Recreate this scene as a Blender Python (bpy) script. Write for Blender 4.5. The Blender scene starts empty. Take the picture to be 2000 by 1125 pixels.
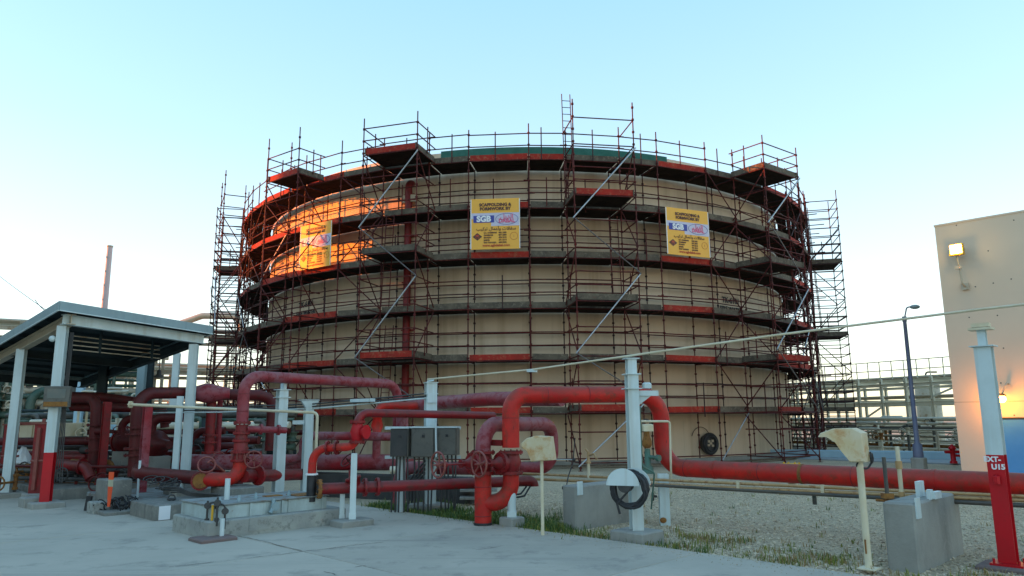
import bpy, math, random
from mathutils import Vector, Matrix, Quaternion
sc = bpy.context.scene
col = sc.collection
RAD = math.radians
rng = random.Random(7)

# ------------------------------------------------------------------ camera
PITCH, ROLL, EYE, FPX = 0.176488, -0.0070789, 1.77, 1430.37   # FPX: focal length for a 2000 px wide frame
cam = bpy.data.cameras.new('camera'); cam_ob = bpy.data.objects.new('camera', cam); col.objects.link(cam_ob)
cam.sensor_width = 36.0; cam.lens = FPX*36/2000; cam.clip_start = 0.05; cam.clip_end = 3000
cam_ob.matrix_world = Matrix.Translation((0, 0, EYE)) @ Matrix.Rotation(math.pi/2+PITCH, 4, 'X') @ Matrix.Rotation(ROLL, 4, 'Z')
sc.camera = cam_ob

# ------------------------------------------------------------------ sky, sun, exposure
SUN_EL, SUN_ROT = RAD(9.0), RAD(-91)
w = bpy.data.worlds.new('World'); sc.world = w; w.use_nodes = True
nt = w.node_tree; bg = nt.nodes['Background']
sky = nt.nodes.new('ShaderNodeTexSky'); sky.sky_type = 'NISHITA'; sky.sun_disc = False
sky.sun_elevation = SUN_EL; sky.sun_rotation = SUN_ROT; sky.dust_density = 0.3; sky.ozone_density = 1.0
tc = nt.nodes.new('ShaderNodeTexCoord'); sep = nt.nodes.new('ShaderNodeSeparateXYZ'); nt.links.new(tc.outputs['Generated'], sep.inputs[0])
ramp = nt.nodes.new('ShaderNodeValToRGB'); nt.links.new(sep.outputs['Z'], ramp.inputs[0])
HAZE = [(0.0, (0.86, 0.81, 0.72)), (0.05, (0.90, 0.91, 0.88)), (0.18, (0.76, 0.91, 0.97)), (0.35, (0.52, 0.80, 1.0)), (0.53, (0.375, 0.71, 0.99)), (1.0, (0.23, 0.52, 0.86))]
for k, (p_, c_) in enumerate(HAZE):
    e_ = ramp.color_ramp.elements[k] if k < 2 else ramp.color_ramp.elements.new(p_)
    e_.position = p_; e_.color = (*[x*1.60 for x in c_], 1)
tint = nt.nodes.new('ShaderNodeMix'); tint.data_type = 'RGBA'; tint.inputs['Factor'].default_value = 0.76   # thin even haze over the clear-sky model
nt.links.new(sky.outputs[0], tint.inputs[6]); nt.links.new(ramp.outputs[0], tint.inputs[7]); nt.links.new(tint.outputs[2], bg.inputs[0]); bg.inputs[1].default_value = 0.15
sun = bpy.data.lights.new('sun', 'SUN'); sun.energy = 2.1; sun.angle = RAD(0.55); sun.color = (1.0, 0.215, 0.01)
sun_ob = bpy.data.objects.new('sun', sun); col.objects.link(sun_ob)
SUN_DIR = Vector((math.sin(SUN_ROT)*math.cos(SUN_EL), math.cos(SUN_ROT)*math.cos(SUN_EL), math.sin(SUN_EL)))
sun_ob.rotation_euler = SUN_DIR.to_track_quat('Z', 'Y').to_euler(); sun_ob.location = SUN_DIR*60
vs = sc.view_settings; vs.view_transform = 'Standard'; vs.look = 'None'; vs.gamma = 1; vs.use_curve_mapping = False
vs.exposure = 2.22
sc.render.engine = 'CYCLES'
sc.cycles.max_bounces = 6; sc.cycles.diffuse_bounces = 3; sc.cycles.glossy_bounces = 2

# ------------------------------------------------------------------ survey helpers: pixel of the photo + known distance -> metres
def ray(px, py):
    x, y = px-1000.0, 562.5-py
    c, s = math.cos(ROLL), math.sin(ROLL)
    a, b = (x*c-y*s)/FPX, (y*c+x*s)/FPX
    return Vector((a, math.cos(PITCH)-b*math.sin(PITCH), math.sin(PITCH)+b*math.cos(PITCH)))
def at(px, py, Y):
    d = ray(px, py); return Vector((0, 0, EYE)) + d*(Y/d.y)
def gr(px, py, z=0.0):
    d = ray(px, py); return Vector((0, 0, EYE)) + d*((z-EYE)/d.z)
V = Vector
EV = V((1, -1, 0)).normalized(); EU = V((1, 1, 0)).normalized(); ZZ = V((0, 0, 1))

# ------------------------------------------------------------------ mesh builder
class MB:
    def __init__(s): s.v = []; s.f = []; s.sm = []
    def add(s, vs_, fs, smooth=False):
        o = len(s.v); s.v += [V(p) for p in vs_]; s.f += [tuple(i+o for i in q) for q in fs]; s.sm += [smooth]*len(fs)
    def hexa(s, p):   # 8 corners: bottom 0-3 ccw, top 4-7
        s.add(p, [(0,3,2,1),(4,5,6,7),(0,1,5,4),(1,2,6,5),(2,3,7,6),(3,0,4,7)])
    def box(s, c, dx, dy, dz, ax=V((1,0,0)), ay=V((0,1,0)), az=V((0,0,1))):   # c centre, full sizes
        c = V(c); a, b, d = V(ax)*dx/2, V(ay)*dy/2, V(az)*dz/2
        s.hexa([c-a-b-d, c+a-b-d, c+a+b-d, c-a+b-d, c-a-b+d, c+a-b+d, c+a+b+d, c-a+b+d])
    def bbox(s, c, dx, dy, dz, ax=V((1,0,0)), ay=V((0,1,0)), b=0.02):   # upright box with chamfered edges
        c = V(c); ax = V(ax); ay = V(ay); vs_ = []
        for sz, ins in ((-1, 0), (1, 0)):
            pass
        def ring(hx, hy, z): 
            return [c+ax*x+ay*y+ZZ*z for x, y in ((-hx+b,-hy),(hx-b,-hy),(hx,-hy+b),(hx,hy-b),(hx-b,hy),(-hx+b,hy),(-hx,hy-b),(-hx,-hy+b))]
        R = [ring(dx/2, dy/2, -dz/2), ring(dx/2, dy/2, dz/2-b), ring(dx/2-b, dy/2-b, dz/2)]
        vs_ = R[0]+R[1]+R[2]; fs = [tuple(range(7, -1, -1)), tuple(range(16, 24))]
        for k in (0, 8):
            for i in range(8): fs.append((k+i, k+(i+1) % 8, k+8+(i+1) % 8, k+8+i))
        s.add(vs_, fs)
    def frame(s, d):
        d = V(d).normalized(); u = ZZ if abs(d.z) < 0.95 else V((1, 0, 0))
        a = d.cross(u).normalized(); return d, a, a.cross(d)
    def beam(s, p, q, wd, ht, up=None):
        p, q = V(p), V(q); d = (q-p).normalized()
        if up is None: _, a, b = s.frame(d)
        else: a = d.cross(V(up)).normalized(); b = a.cross(d)
        s.box((p+q)/2, (q-p).length, wd, ht, d, a, b)
    def ibeam(s, p, q, wd, ht, t=0.014, up=None):
        p, q = V(p), V(q); d = (q-p).normalized()
        if up is None: _, a, b = s.frame(d)
        else: a = d.cross(V(up)).normalized(); b = a.cross(d)
        L = (q-p).length; c = (p+q)/2
        s.box(c+b*(ht/2-t/2), L, wd, t, d, a, b); s.box(c-b*(ht/2-t/2), L, wd, t, d, a, b); s.box(c, L-0.004, t, ht-2*t, d, a, b)
    def loft(s, rings, cap=True, smooth=True):
        n = len(rings[0]); vs_ = [p for r in rings for p in r]; fs = []
        for k in range(len(rings)-1):
            for i in range(n): fs.append((k*n+i, k*n+(i+1) % n, (k+1)*n+(i+1) % n, (k+1)*n+i))
        s.add(vs_, fs, smooth)
        if cap: s.add(rings[0], [tuple(range(n-1, -1, -1))]); s.add(rings[-1], [tuple(range(n))])
    def tube(s, pts, r, n=10, cap=True):
        pts = [V(p) for p in pts]; rr = r if isinstance(r, (list, tuple)) else [r]*len(pts)
        T = []
        for i in range(len(pts)):
            a = pts[i]-pts[i-1] if i else pts[1]-pts[0]; b = pts[i+1]-pts[i] if i < len(pts)-1 else a
            T.append((a.normalized()+b.normalized()).normalized())
        _, a, _b = s.frame(T[0]); rings = []
        for i, p in enumerate(pts):
            a = (a-T[i]*a.dot(T[i])).normalized(); b = T[i].cross(a)
            k = 1.0
            if 0 < i < len(pts)-1: k = 1/max(0.5, T[i].dot((pts[i+1]-pts[i]).normalized()))
            rings.append([p+(a*math.cos(2*math.pi*j/n)+b*math.sin(2*math.pi*j/n))*rr[i] for j in range(n)])
        s.loft(rings, cap)
    def pipe(s, pts, r, bend=None, n=18, seg=7, cap=True):
        s.tube(rounded(pts, bend if bend else r*3, seg), r, n, cap)
    def cyl(s, p, q, r, n=16, r2=None):
        s.tube([p, q], [r, r if r2 is None else r2], n)
    def lathe(s, o, axis, prof, n=18):   # prof: list of (along, radius)
        d, a, b = s.frame(axis); o = V(o)
        s.loft([[o+d*h+(a*math.cos(2*math.pi*j/n)+b*math.sin(2*math.pi*j/n))*max(r, 1e-4) for j in range(n)] for h, r in prof])
    def flange(s, p, d, r, t=0.035, bolts=10):
        d, a, b = s.frame(d); p = V(p)
        s.lathe(p-d*t/2, d, [(0, r), (t, r)], 22)
        for j in range(bolts):
            q = p+(a*math.cos(2*math.pi*j/bolts)+b*math.sin(2*math.pi*j/bolts))*r*0.86
            s.tube([q-d*(t/2+0.02), q+d*(t/2+0.02)], 0.013 if r > 0.12 else 0.009, 6)
    def sphere(s, c, r, n=14, m=8, sq=(1, 1, 1)):
        c = V(c); s.loft([[c+V((math.cos(2*math.pi*j/n)*math.sin(t)*r*sq[0], math.sin(2*math.pi*j/n)*math.sin(t)*r*sq[1], -math.cos(t)*r*sq[2])) for j in range(n)]
                for t in [0.02+(math.pi-0.04)*k/m for k in range(m+1)]])
    def torus(s, c, axis, R, r, n=26, m=8, a0=0.0, a1=2*math.pi):
        d, a, b = s.frame(axis); c = V(c); full = abs(a1-a0-2*math.pi) < 1e-6
        pts = [c+(a*math.cos(t)+b*math.sin(t))*R for t in [a0+(a1-a0)*k/n for k in range(n+1)]]
        s.tube(pts, r, m, cap=not full)
    def prism(s, poly, ext):   # planar polygon swept by a vector
        poly = [V(p) for p in poly]; n = len(poly); e = V(ext)
        s.add(poly+[p+e for p in poly], [tuple(range(n-1, -1, -1)), tuple(range(n, 2*n))]+[(i, (i+1) % n, n+(i+1) % n, n+i) for i in range(n)])
    def mesh(s, name, mat, off=V((0, 0, 0))):
        me = bpy.data.meshes.new(name); me.from_pydata([tuple(p-off) for p in s.v], [], s.f)
        me.polygons.foreach_set('use_smooth', s.sm)
        if mat: me.materials.append(mat)
        me.update(); return me
def rounded(pts, rad, seg=7):
    pts = [V(p) for p in pts]; out = [pts[0]]
    for i in range(1, len(pts)-1):
        a, b, c = pts[i-1], pts[i], pts[i+1]; u = (a-b).normalized(); v = (c-b).normalized()
        ang = u.angle(v)
        if ang > math.pi-0.03: out.append(b); continue
        R = rad[i-1] if isinstance(rad, (list, tuple)) else rad
        t = min(R/math.tan(ang/2), (a-b).length*0.49 if i > 1 else (a-b).length*0.98, (c-b).length*0.49 if i < len(pts)-2 else (c-b).length*0.98)
        R = t*math.tan(ang/2); cen = b+(u+v).normalized()*(R/math.sin(ang/2)); p0, p1 = b+u*t-cen, b+v*t-cen
        tot = p0.angle(p1); ax = p0.cross(p1).normalized()
        for k in range(seg+1): out.append(cen+Quaternion(ax, tot*k/seg) @ p0)
    out.append(pts[-1]); return out

# ------------------------------------------------------------------ objects
ORG = {}
def _link(o, parent):
    col.objects.link(o)
    if parent is not None: o.parent = parent
def tag(o, label=None, cat=None, group=None, kind=None):
    if label: o['label'] = label
    if cat: o['category'] = cat
    if group: o['group'] = group
    if kind: o['kind'] = kind
    return o
def thing(name, label, cat, loc, group=None):
    o = bpy.data.objects.new(name, None); col.objects.link(o); o.location = loc; o.empty_display_size = 0.2
    ORG[o.name] = V(loc); return tag(o, label, cat, group)
def part(name, mb, mat, parent, label=None, kind=None):   # vertices given in world metres
    org = ORG[parent.name] if parent else V((0, 0, 0))
    o = bpy.data.objects.new(name, mb.mesh(name, mat, org)); _link(o, parent); ORG[o.name] = org
    return tag(o, label, None, None, kind)
def solid(name, mb, mat, loc, label=None, cat=None, group=None, kind=None):   # a thing that is one mesh
    loc = V(loc); o = bpy.data.objects.new(name, mb.mesh(name, mat, loc)); col.objects.link(o); o.location = loc; ORG[o.name] = loc
    return tag(o, label, cat, group, kind)
_bars = {}
def bar(name, p, q, r, mat, parent, n=7):   # a straight tube that shares its mesh with all bars of that radius and material
    key = (name, r, mat.name)
    if key not in _bars:
        m = MB(); m.cyl((0, 0, 0), (0, 0, 1), r, n); _bars[key] = m.mesh(name, mat)
    p, q = V(p), V(q); o = bpy.data.objects.new(name, _bars[key]); _link(o, parent); org = ORG[parent.name]
    o.location = p-org; o.rotation_mode = 'QUATERNION'; o.rotation_quaternion = (q-p).to_track_quat('Z', 'Y'); o.scale = (1, 1, (q-p).length)
    ORG[o.name] = p; return o
def copy_tree(o, loc, rz=None, label=None, keep=None):
    c = o.copy(); col.objects.link(c); c.location = loc
    if rz is not None: c.rotation_euler.z = rz
    if label: c['label'] = label
    def rec(src, dst):
        for ch in list(src.children):
            k = ch.copy(); col.objects.link(k); k.parent = dst; k.matrix_parent_inverse = ch.matrix_parent_inverse; rec(ch, k)
    rec(o, c); ORG[c.name] = V(loc); return c

# ------------------------------------------------------------------ materials
_m = {}
def mat(name, base, rough=0.6, metal=0.0, var=None, vs_=3.0, var2=None, v2s=14.0, v2a=(0.52, 0.66), bump=0.0, bs=40.0, streak=None, stz=0.25, marks=None, spec=0.5, top=None, sts=6.0):
    """base colour, a soft second colour (var), blotches (var2), vertical streaks (streak), grain (bump)"""
    m = bpy.data.materials.new(name); m.use_nodes = True; t = m.node_tree; N = t.nodes; L = t.links
    b = N['Principled BSDF']; b.inputs['Roughness'].default_value = rough; b.inputs['Metallic'].default_value = metal
    if 'Specular IOR Level' in b.inputs: b.inputs['Specular IOR Level'].default_value = spec
    geo = N.new('ShaderNodeNewGeometry'); pos = geo.outputs['Position']
    def noise(scale, detail=4, vec=None, rg=0.6):
        n = N.new('ShaderNodeTexNoise'); n.inputs['Scale'].default_value = scale; n.inputs['Detail'].default_value = detail; n.inputs['Roughness'].default_value = rg
        L.new(vec or pos, n.inputs['Vector']); return n.outputs['Fac']
    def ramp(f, lo, hi):
        r = N.new('ShaderNodeMapRange'); r.inputs['From Min'].default_value = lo; r.inputs['From Max'].default_value = hi; r.clamp = True
        L.new(f, r.inputs['Value']); return r.outputs['Result']
    def mix(f, a, c):
        x = N.new('ShaderNodeMix'); x.data_type = 'RGBA'
        if isinstance(f, float): x.inputs['Factor'].default_value = f
        else: L.new(f, x.inputs['Factor'])
        for sock, val in ((x.inputs[6], a), (x.inputs[7], c)):
            if isinstance(val, tuple): sock.default_value = (*val, 1)
            else: L.new(val, sock)
        return x.outputs[2]
    c = tuple(base)
    if var: c = mix(ramp(noise(vs_), 0.36, 0.64), c, tuple(var))
    if streak:
        mp = N.new('ShaderNodeMapping'); mp.inputs['Scale'].default_value = (sts, sts, stz); L.new(pos, mp.inputs['Vector'])
        c = mix(ramp(noise(1.0, 5, mp.outputs[0]), 0.5, 0.78), c, tuple(streak))
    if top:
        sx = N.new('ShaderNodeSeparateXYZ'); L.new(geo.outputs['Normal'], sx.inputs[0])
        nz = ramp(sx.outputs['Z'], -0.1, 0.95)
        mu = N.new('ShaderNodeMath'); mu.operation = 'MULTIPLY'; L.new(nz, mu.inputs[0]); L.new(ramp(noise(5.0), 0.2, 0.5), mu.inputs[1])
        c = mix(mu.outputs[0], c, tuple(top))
    if marks:   # long scuffs along and across the yard
        for ang, sc_, lo in ((0.70, (0.22, 2.6, 1), 0.57), (-0.95, (0.16, 3.4, 1), 0.60)):
            mp = N.new('ShaderNodeMapping'); mp.inputs['Rotation'].default_value = (0, 0, ang); mp.inputs['Scale'].default_value = sc_; L.new(pos, mp.inputs['Vector'])
            c = mix(ramp(noise(1.0, 6, mp.outputs[0], 0.65), lo, lo+0.2), c, tuple(marks))
    if var2: c = mix(ramp(noise(v2s, 6, None, 0.7), *v2a), c, tuple(var2))
    if isinstance(c, tuple): b.inputs['Base Color'].default_value = (*c, 1)
    else: L.new(c, b.inputs['Base Color'])
    if bump:
        bp = N.new('ShaderNodeBump'); bp.inputs['Strength'].default_value = bump; bp.inputs['Distance'].default_value = 0.02
        L.new(noise(bs, 5), bp.inputs['Height']); L.new(bp.outputs[0], b.inputs['Normal'])
        rr = N.new('ShaderNodeMapRange'); rr.inputs['To Min'].default_value = max(0.05, rough-0.12); rr.inputs['To Max'].default_value = min(1, rough+0.15)
        L.new(noise(bs*0.2), rr.inputs['Value']); L.new(rr.outputs[0], b.inputs['Roughness'])
    _m[name] = m; return m
def glow(name, colr, strength):
    m = bpy.data.materials.new(name); m.use_nodes = True; b = m.node_tree.nodes['Principled BSDF']
    b.inputs['Base Color'].default_value = (*colr, 1); b.inputs['Emission Color'].default_value = (*colr, 1); b.inputs['Emission Strength'].default_value = strength; return m

M_tank = mat('tank_paint', (0.66, 0.515, 0.36), 0.5, var=(0.73, 0.58, 0.415), vs_=0.35, streak=(0.50, 0.36, 0.225), stz=0.07, sts=2.2, var2=(0.55, 0.43, 0.30), v2s=1.3, v2a=(0.56, 0.85), bump=0.05, bs=8, spec=.3)
M_green = mat('green_netting', (0.02, 0.12, 0.085), 0.8, var=(0.035, 0.15, 0.11), bump=0.3, bs=60)
M_tube = mat('oxide_tube', (0.105, 0.010, 0.008), 0.65, var=(0.05, 0.009, 0.009), vs_=1.2, var2=(0.17, 0.045, 0.025), v2s=8, spec=.3)
M_tubeg = mat('galvanised_tube', (0.50, 0.53, 0.55), 0.38, 0.7, var=(0.36, 0.37, 0.38), vs_=4)
M_tubed = mat('dark_tube', (0.035, 0.018, 0.018), 0.6, var=(0.06, 0.02, 0.018), vs_=2, spec=.3)
M_woodg = mat('grey_board', (0.15, 0.12, 0.085), 0.85, var=(0.09, 0.072, 0.055), vs_=2.0, var2=(0.22, 0.18, 0.13), v2s=9, bump=0.3, bs=30, spec=.2)
M_woodr = mat('red_board', (0.42, 0.030, 0.018), 0.75, var=(0.27, 0.028, 0.018), vs_=1.5, var2=(0.36, 0.11, 0.06), v2s=7, bump=0.2, bs=30, spec=.2)
M_deck = mat('deck_boards', (0.040, 0.028, 0.022), 0.95, var=(0.022, 0.016, 0.014), vs_=1.5, bump=0.3, bs=25, spec=.1)
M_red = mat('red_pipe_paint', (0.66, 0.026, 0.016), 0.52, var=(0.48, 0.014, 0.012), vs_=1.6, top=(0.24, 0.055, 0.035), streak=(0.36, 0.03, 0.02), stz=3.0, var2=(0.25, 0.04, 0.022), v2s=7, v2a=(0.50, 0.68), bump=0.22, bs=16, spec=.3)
M_redd = mat('dark_red_pipe_paint', (0.30, 0.008, 0.012), 0.45, var=(0.17, 0.008, 0.010), vs_=2.0, top=(0.16, 0.045, 0.035), var2=(0.12, 0.025, 0.02), v2s=9, bump=0.18, bs=16, spec=.4)
M_redf = mat('faded_red_pipe_paint', (0.32, 0.010, 0.018), 0.5, var=(0.26, 0.105, 0.125), vs_=0.9, top=(0.25, 0.10, 0.095), var2=(0.22, 0.02, 0.025), v2s=6, v2a=(0.48, 0.60), bump=0.18, bs=16, spec=.35)
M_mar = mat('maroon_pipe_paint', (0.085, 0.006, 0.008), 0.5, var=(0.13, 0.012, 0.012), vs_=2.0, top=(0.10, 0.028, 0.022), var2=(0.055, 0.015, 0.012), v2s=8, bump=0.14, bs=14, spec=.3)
M_wheel = mat('handwheel_paint', (0.22, 0.04, 0.03), 0.5, var=(0.26, 0.08, 0.06), vs_=6)
M_redpost = mat('bright_red_paint', (0.54, 0.006, 0.014), 0.4, var=(0.45, 0.008, 0.014), vs_=2, var2=(0.36, 0.015, 0.015), v2s=12, v2a=(0.6, 0.75), bump=0.05, bs=10, spec=.35)
M_white = mat('pale_steel_paint', (0.62, 0.71, 0.70), 0.45, var=(0.54, 0.63, 0.62), vs_=1.8, streak=(0.47, 0.50, 0.45), stz=0.4, var2=(0.42, 0.33, 0.22), v2s=11, v2a=(0.68, 0.78), bump=0.05, bs=12)
M_cream = mat('cream_paint', (0.68, 0.62, 0.45), 0.5, var=(0.60, 0.50, 0.32), vs_=2.5, var2=(0.38, 0.18, 0.06), v2s=9, v2a=(0.66, 0.76), bump=0.05, bs=12)
M_hood = mat('hood_fibreglass', (0.60, 0.52, 0.36), 0.55, var=(0.56, 0.44, 0.24), vs_=3, var2=(0.46, 0.22, 0.06), v2s=4, v2a=(0.5, 0.68), bump=0.05, bs=12)
M_conc = mat('weathered_concrete', (0.33, 0.325, 0.285), 0.9, var=(0.26, 0.255, 0.225), vs_=1.5, streak=(0.17, 0.165, 0.145), stz=0.3, sts=2.2, var2=(0.30, 0.295, 0.26), v2s=10, bump=0.35, bs=30)
M_concl = mat('pale_concrete', (0.36, 0.365, 0.32), 0.9, var=(0.27, 0.275, 0.25), vs_=2, var2=(0.17, 0.17, 0.15), v2s=6, bump=0.35, bs=30)
M_brass = mat('rusted_conduit', (0.40, 0.24, 0.10), 0.5, 0.2, var=(0.50, 0.34, 0.17), vs_=3, var2=(0.28, 0.12, 0.04), v2s=10)
M_rust = mat('rust', (0.22, 0.085, 0.02), 0.85, var=(0.30, 0.14, 0.03), vs_=6, var2=(0.12, 0.05, 0.02), v2s=20, bump=0.3, bs=40)
M_box = mat('cabinet_grey', (0.10, 0.10, 0.085), 0.5, var=(0.125, 0.12, 0.10), vs_=2, var2=(0.08, 0.075, 0.065), v2s=9, bump=0.04, bs=12)
M_black = mat('black_rubber', (0.015, 0.016, 0.018), 0.55, var=(0.03, 0.03, 0.032), vs_=8)
M_dark = mat('dark_steel', (0.035, 0.036, 0.035), 0.6, var=(0.06, 0.055, 0.05), vs_=4)
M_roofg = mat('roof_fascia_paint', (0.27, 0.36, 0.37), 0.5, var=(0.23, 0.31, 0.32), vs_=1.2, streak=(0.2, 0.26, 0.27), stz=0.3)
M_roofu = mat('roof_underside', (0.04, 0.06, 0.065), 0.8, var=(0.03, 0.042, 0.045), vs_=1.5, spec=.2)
M_steelbg = mat('plant_steel', (0.52, 0.46, 0.34), 0.55, var=(0.42, 0.36, 0.26), vs_=0.8, var2=(0.30, 0.19, 0.10), v2s=3)
M_steelw = mat('plant_pale_paint', (0.74, 0.68, 0.52), 0.5, var=(0.62, 0.56, 0.42), vs_=0.8)
M_steeld = mat('plant_dark_fittings', (0.06, 0.06, 0.055), 0.6, var=(0.13, 0.11, 0.085), vs_=1.5, var2=(0.03, 0.045, 0.035), v2s=3)
M_teal = mat('plant_green_fittings', (0.035, 0.09, 0.06), 0.6, var=(0.11, 0.15, 0.11), vs_=1.5, var2=(0.015, 0.03, 0.025), v2s=4)
M_insul = mat('insulated_pipe', (0.55, 0.46, 0.33), 0.45, 0.2, var=(0.46, 0.37, 0.26), vs_=1)
M_wall = mat('building_render', (0.70, 0.575, 0.435), 0.95, var=(0.67, 0.55, 0.415), vs_=0.6, bump=0.06, bs=60, spec=.1)
M_blue = mat('blue_door_paint', (0.05, 0.26, 0.60), 0.5, var=(0.06, 0.29, 0.64), vs_=1.5, bump=0.05, bs=15)
M_pole = mat('lamp_post_paint', (0.10, 0.12, 0.20), 0.5, var=(0.13, 0.14, 0.20), vs_=2)
M_orange = mat('orange_plastic', (0.85, 0.10, 0.02), 0.45, var=(0.78, 0.08, 0.02), vs_=4)
M_refl = mat('dull_band', (0.42, 0.40, 0.27), 0.5)
M_yellow = mat('yellow_paint', (0.75, 0.42, 0.02), 0.5, var=(0.6, 0.32, 0.03), vs_=4)
M_pblue = mat('pale_blue_paint', (0.42, 0.60, 0.68), 0.5, var=(0.36, 0.53, 0.62), vs_=1.5)
M_greenv = mat('verdigris', (0.07, 0.17, 0.13), 0.6, var=(0.10, 0.13, 0.09), vs_=8)
M_sheetw = mat('white_plastic_sheet', (0.75, 0.78, 0.78), 0.6)
M_pedr = mat('stained_pad', (0.20, 0.13, 0.115), 0.85, var=(0.15, 0.12, 0.11), vs_=4, bump=.2)
M_dirtyw = mat('dirty_pale_paint', (0.46, 0.54, 0.52), 0.6, var=(0.36, 0.42, 0.40), vs_=2.5, streak=(0.30, 0.32, 0.28), stz=0.4, var2=(0.25, 0.17, 0.10), v2s=6, v2a=(0.60, 0.74), bump=0.15, bs=12)
M_tubeo = mat('old_galvanised_tube', (0.20, 0.19, 0.18), 0.5, 0.4, var=(0.14, 0.11, 0.10), vs_=4)

# ================================================================== ground and paving
def uv(u, v, z=0.0): return EU*u + EV*v + ZZ*z
M_ground = mat('gravel_ground', (0.58, 0.45, 0.29), 0.95, var=(0.44, 0.345, 0.22), vs_=0.5, var2=(0.24, 0.205, 0.15), v2s=26, v2a=(0.5, 0.62), bump=0.9, bs=38)
M_pave = mat('paving_concrete', (0.48, 0.425, 0.34), 0.85, var=(0.40, 0.36, 0.29), vs_=0.45, marks=(0.29, 0.265, 0.225), var2=(0.20, 0.185, 0.16), v2s=1.5, v2a=(0.54, 0.80), bump=0.3, bs=45)
M_pave2 = mat('paving_concrete_worn', (0.45, 0.395, 0.315), 0.85, var=(0.37, 0.33, 0.265), vs_=0.6, marks=(0.27, 0.245, 0.205), var2=(0.18, 0.165, 0.145), v2s=2.1, v2a=(0.54, 0.80), bump=0.3, bs=45)
M_joint = mat('joint_filler', (0.09, 0.09, 0.085), 0.95)
M_road = mat('far_road', (0.34, 0.37, 0.38), 0.9, var=(0.30, 0.33, 0.34), vs_=0.3)
M_stone = mat('gravel_stones', (0.68, 0.54, 0.36), 0.9, var=(0.28, 0.215, 0.14), vs_=14, var2=(0.64, 0.58, 0.46), v2s=40)
m = MB(); S = 1500
m.add([(-S, -S, -0.06), (S, -S, -0.06), (S, S, -0.06), (-S, S, -0.06)], [(0, 1, 2, 3)])
solid('ground', m, M_ground, (0, 0, -0.06), kind='structure')
pave = bpy.data.objects.new('concrete_pavement', None); col.objects.link(pave); pave['kind'] = 'structure'; ORG[pave.name] = V((0, 0, 0))
UE = 8.98
m = MB(); m.hexa([uv(-20, -40, -0.3), uv(UE-0.02, -40, -0.3), uv(UE-0.02, 30, -0.3), uv(-20, 30, -0.3), uv(-20, -40, -0.012), uv(UE-0.02, -40, -0.012), uv(UE-0.02, 30, -0.012), uv(-20, 30, -0.012)])
part('joint_filler', m, M_joint, pave)
ul = [UE, 5.38, 1.78, -1.82, -5.42]; vl = [-33.4, -29.4, -25.4, -21.4, -17.4, -13.46, -9.46, -5.46, -1.46, 2.54, 6.54, 10.54, 14.54]
for i in range(len(ul)-1):
    for j in range(len(vl)-1):
        u1, u0, v0, v1 = ul[i]-(0.006 if i else 0), ul[i+1]+0.006, vl[j]+0.006, vl[j+1]-0.006; b = 0.012
        m = MB(); z = rng.uniform(-0.002, 0.002)
        def rg(uu0, uu1, vv0, vv1, zz): return [uv(uu0, vv0, zz), uv(uu1, vv0, zz), uv(uu1, vv1, zz), uv(uu0, vv1, zz)]
        r = rg(u0, u1, v0, v1, -0.15)+rg(u0, u1, v0, v1, z-b)+rg(u0+b, u1-b, v0+b, v1-b, z)
        m.add(r, [(8, 9, 10, 11)]+[(k+q, k+(q+1) % 4, k+4+(q+1) % 4, k+4+q) for k in (0, 4) for q in range(4)])
        part('paving_slab', m, M_pave if rng.random() < 0.6 else M_pave2, pave)
M_crack = mat('crack_line', (0.06, 0.06, 0.055), 0.95)
m = MB()
for pts in (((330, 1108), (400, 1100), (470, 1092), (540, 1084), (592, 1077), (650, 1071), (700, 1064), (751, 1059)), ((466, 1047), (510, 1056), (548, 1066), (592, 1077)), ((632, 1117), (661, 1124)), ((694, 1108), (716, 1105)), ((930, 1074), (950, 1072), (985, 1066))):
    P = [gr(*p) for p in pts]; Q = []
    for a_, b_ in zip(P, P[1:]):
        for k in range(6): q_ = a_.lerp(b_, k/6); Q.append((q_+V((rng.uniform(-.012, .012), rng.uniform(-.012, .012), 0)), rng.uniform(.002, .010)))
    Q.append((P[-1], .001)); d_ = (P[-1]-P[0]).normalized(); n_ = V((-d_.y, d_.x, 0))
    o_ = len(m.v); m.v += [q+n_*w_*sg+ZZ*.004 for q, w_ in Q for sg in (-1, 1)]
    for k in range(len(Q)-1): m.f.append((o_+2*k, o_+2*k+2, o_+2*k+3, o_+2*k+1)); m.sm.append(False)
part('crack', m, M_crack, pave, kind='stuff')
m = MB(); m.box((14, 34.5, -0.04), 60, 5.0, 0.06, EV, EU)
solid('road', m, M_road, (14, 34.5, -0.06), kind='structure')

# ================================================================== storage tank
TC = V((0.706, 44.134, 0)); RT, RO, RI = 14.75, 16.3, 15.05
def pol(th, R, z): t = RAD(th); return V((TC.x+R*math.sin(t), TC.y-R*math.cos(t), z))
LV = [2.02+2*k for k in range(6)]
tank = thing('storage_tank', 'huge round cream storage tank wrapped in red scaffolding', 'tank', TC)
def ringwall(m, R0, R1, z0, z1, a0=-180, a1=180, n=180):
    k = max(2, int(n*(a1-a0)/360)); full = a1-a0 >= 359.9
    A = [a0+(a1-a0)*i/k for i in range(k+1)]
    rings = [[pol(t, R0, z0), pol(t, R1, z0), pol(t, R1, z1), pol(t, R0, z1)] for t in A]
    m.loft(rings, cap=not full, smooth=False)
    m.sm[-len(rings)*4:] = m.sm[-len(rings)*4:]
m = MB(); ringwall(m, 13.6, 15.15, -0.3, 0.12); part('foundation_ring', m, M_conc, tank)
zz = [0.12, 2.3, 4.5, 6.6, 8.7, 10.7, 12.6]
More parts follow.
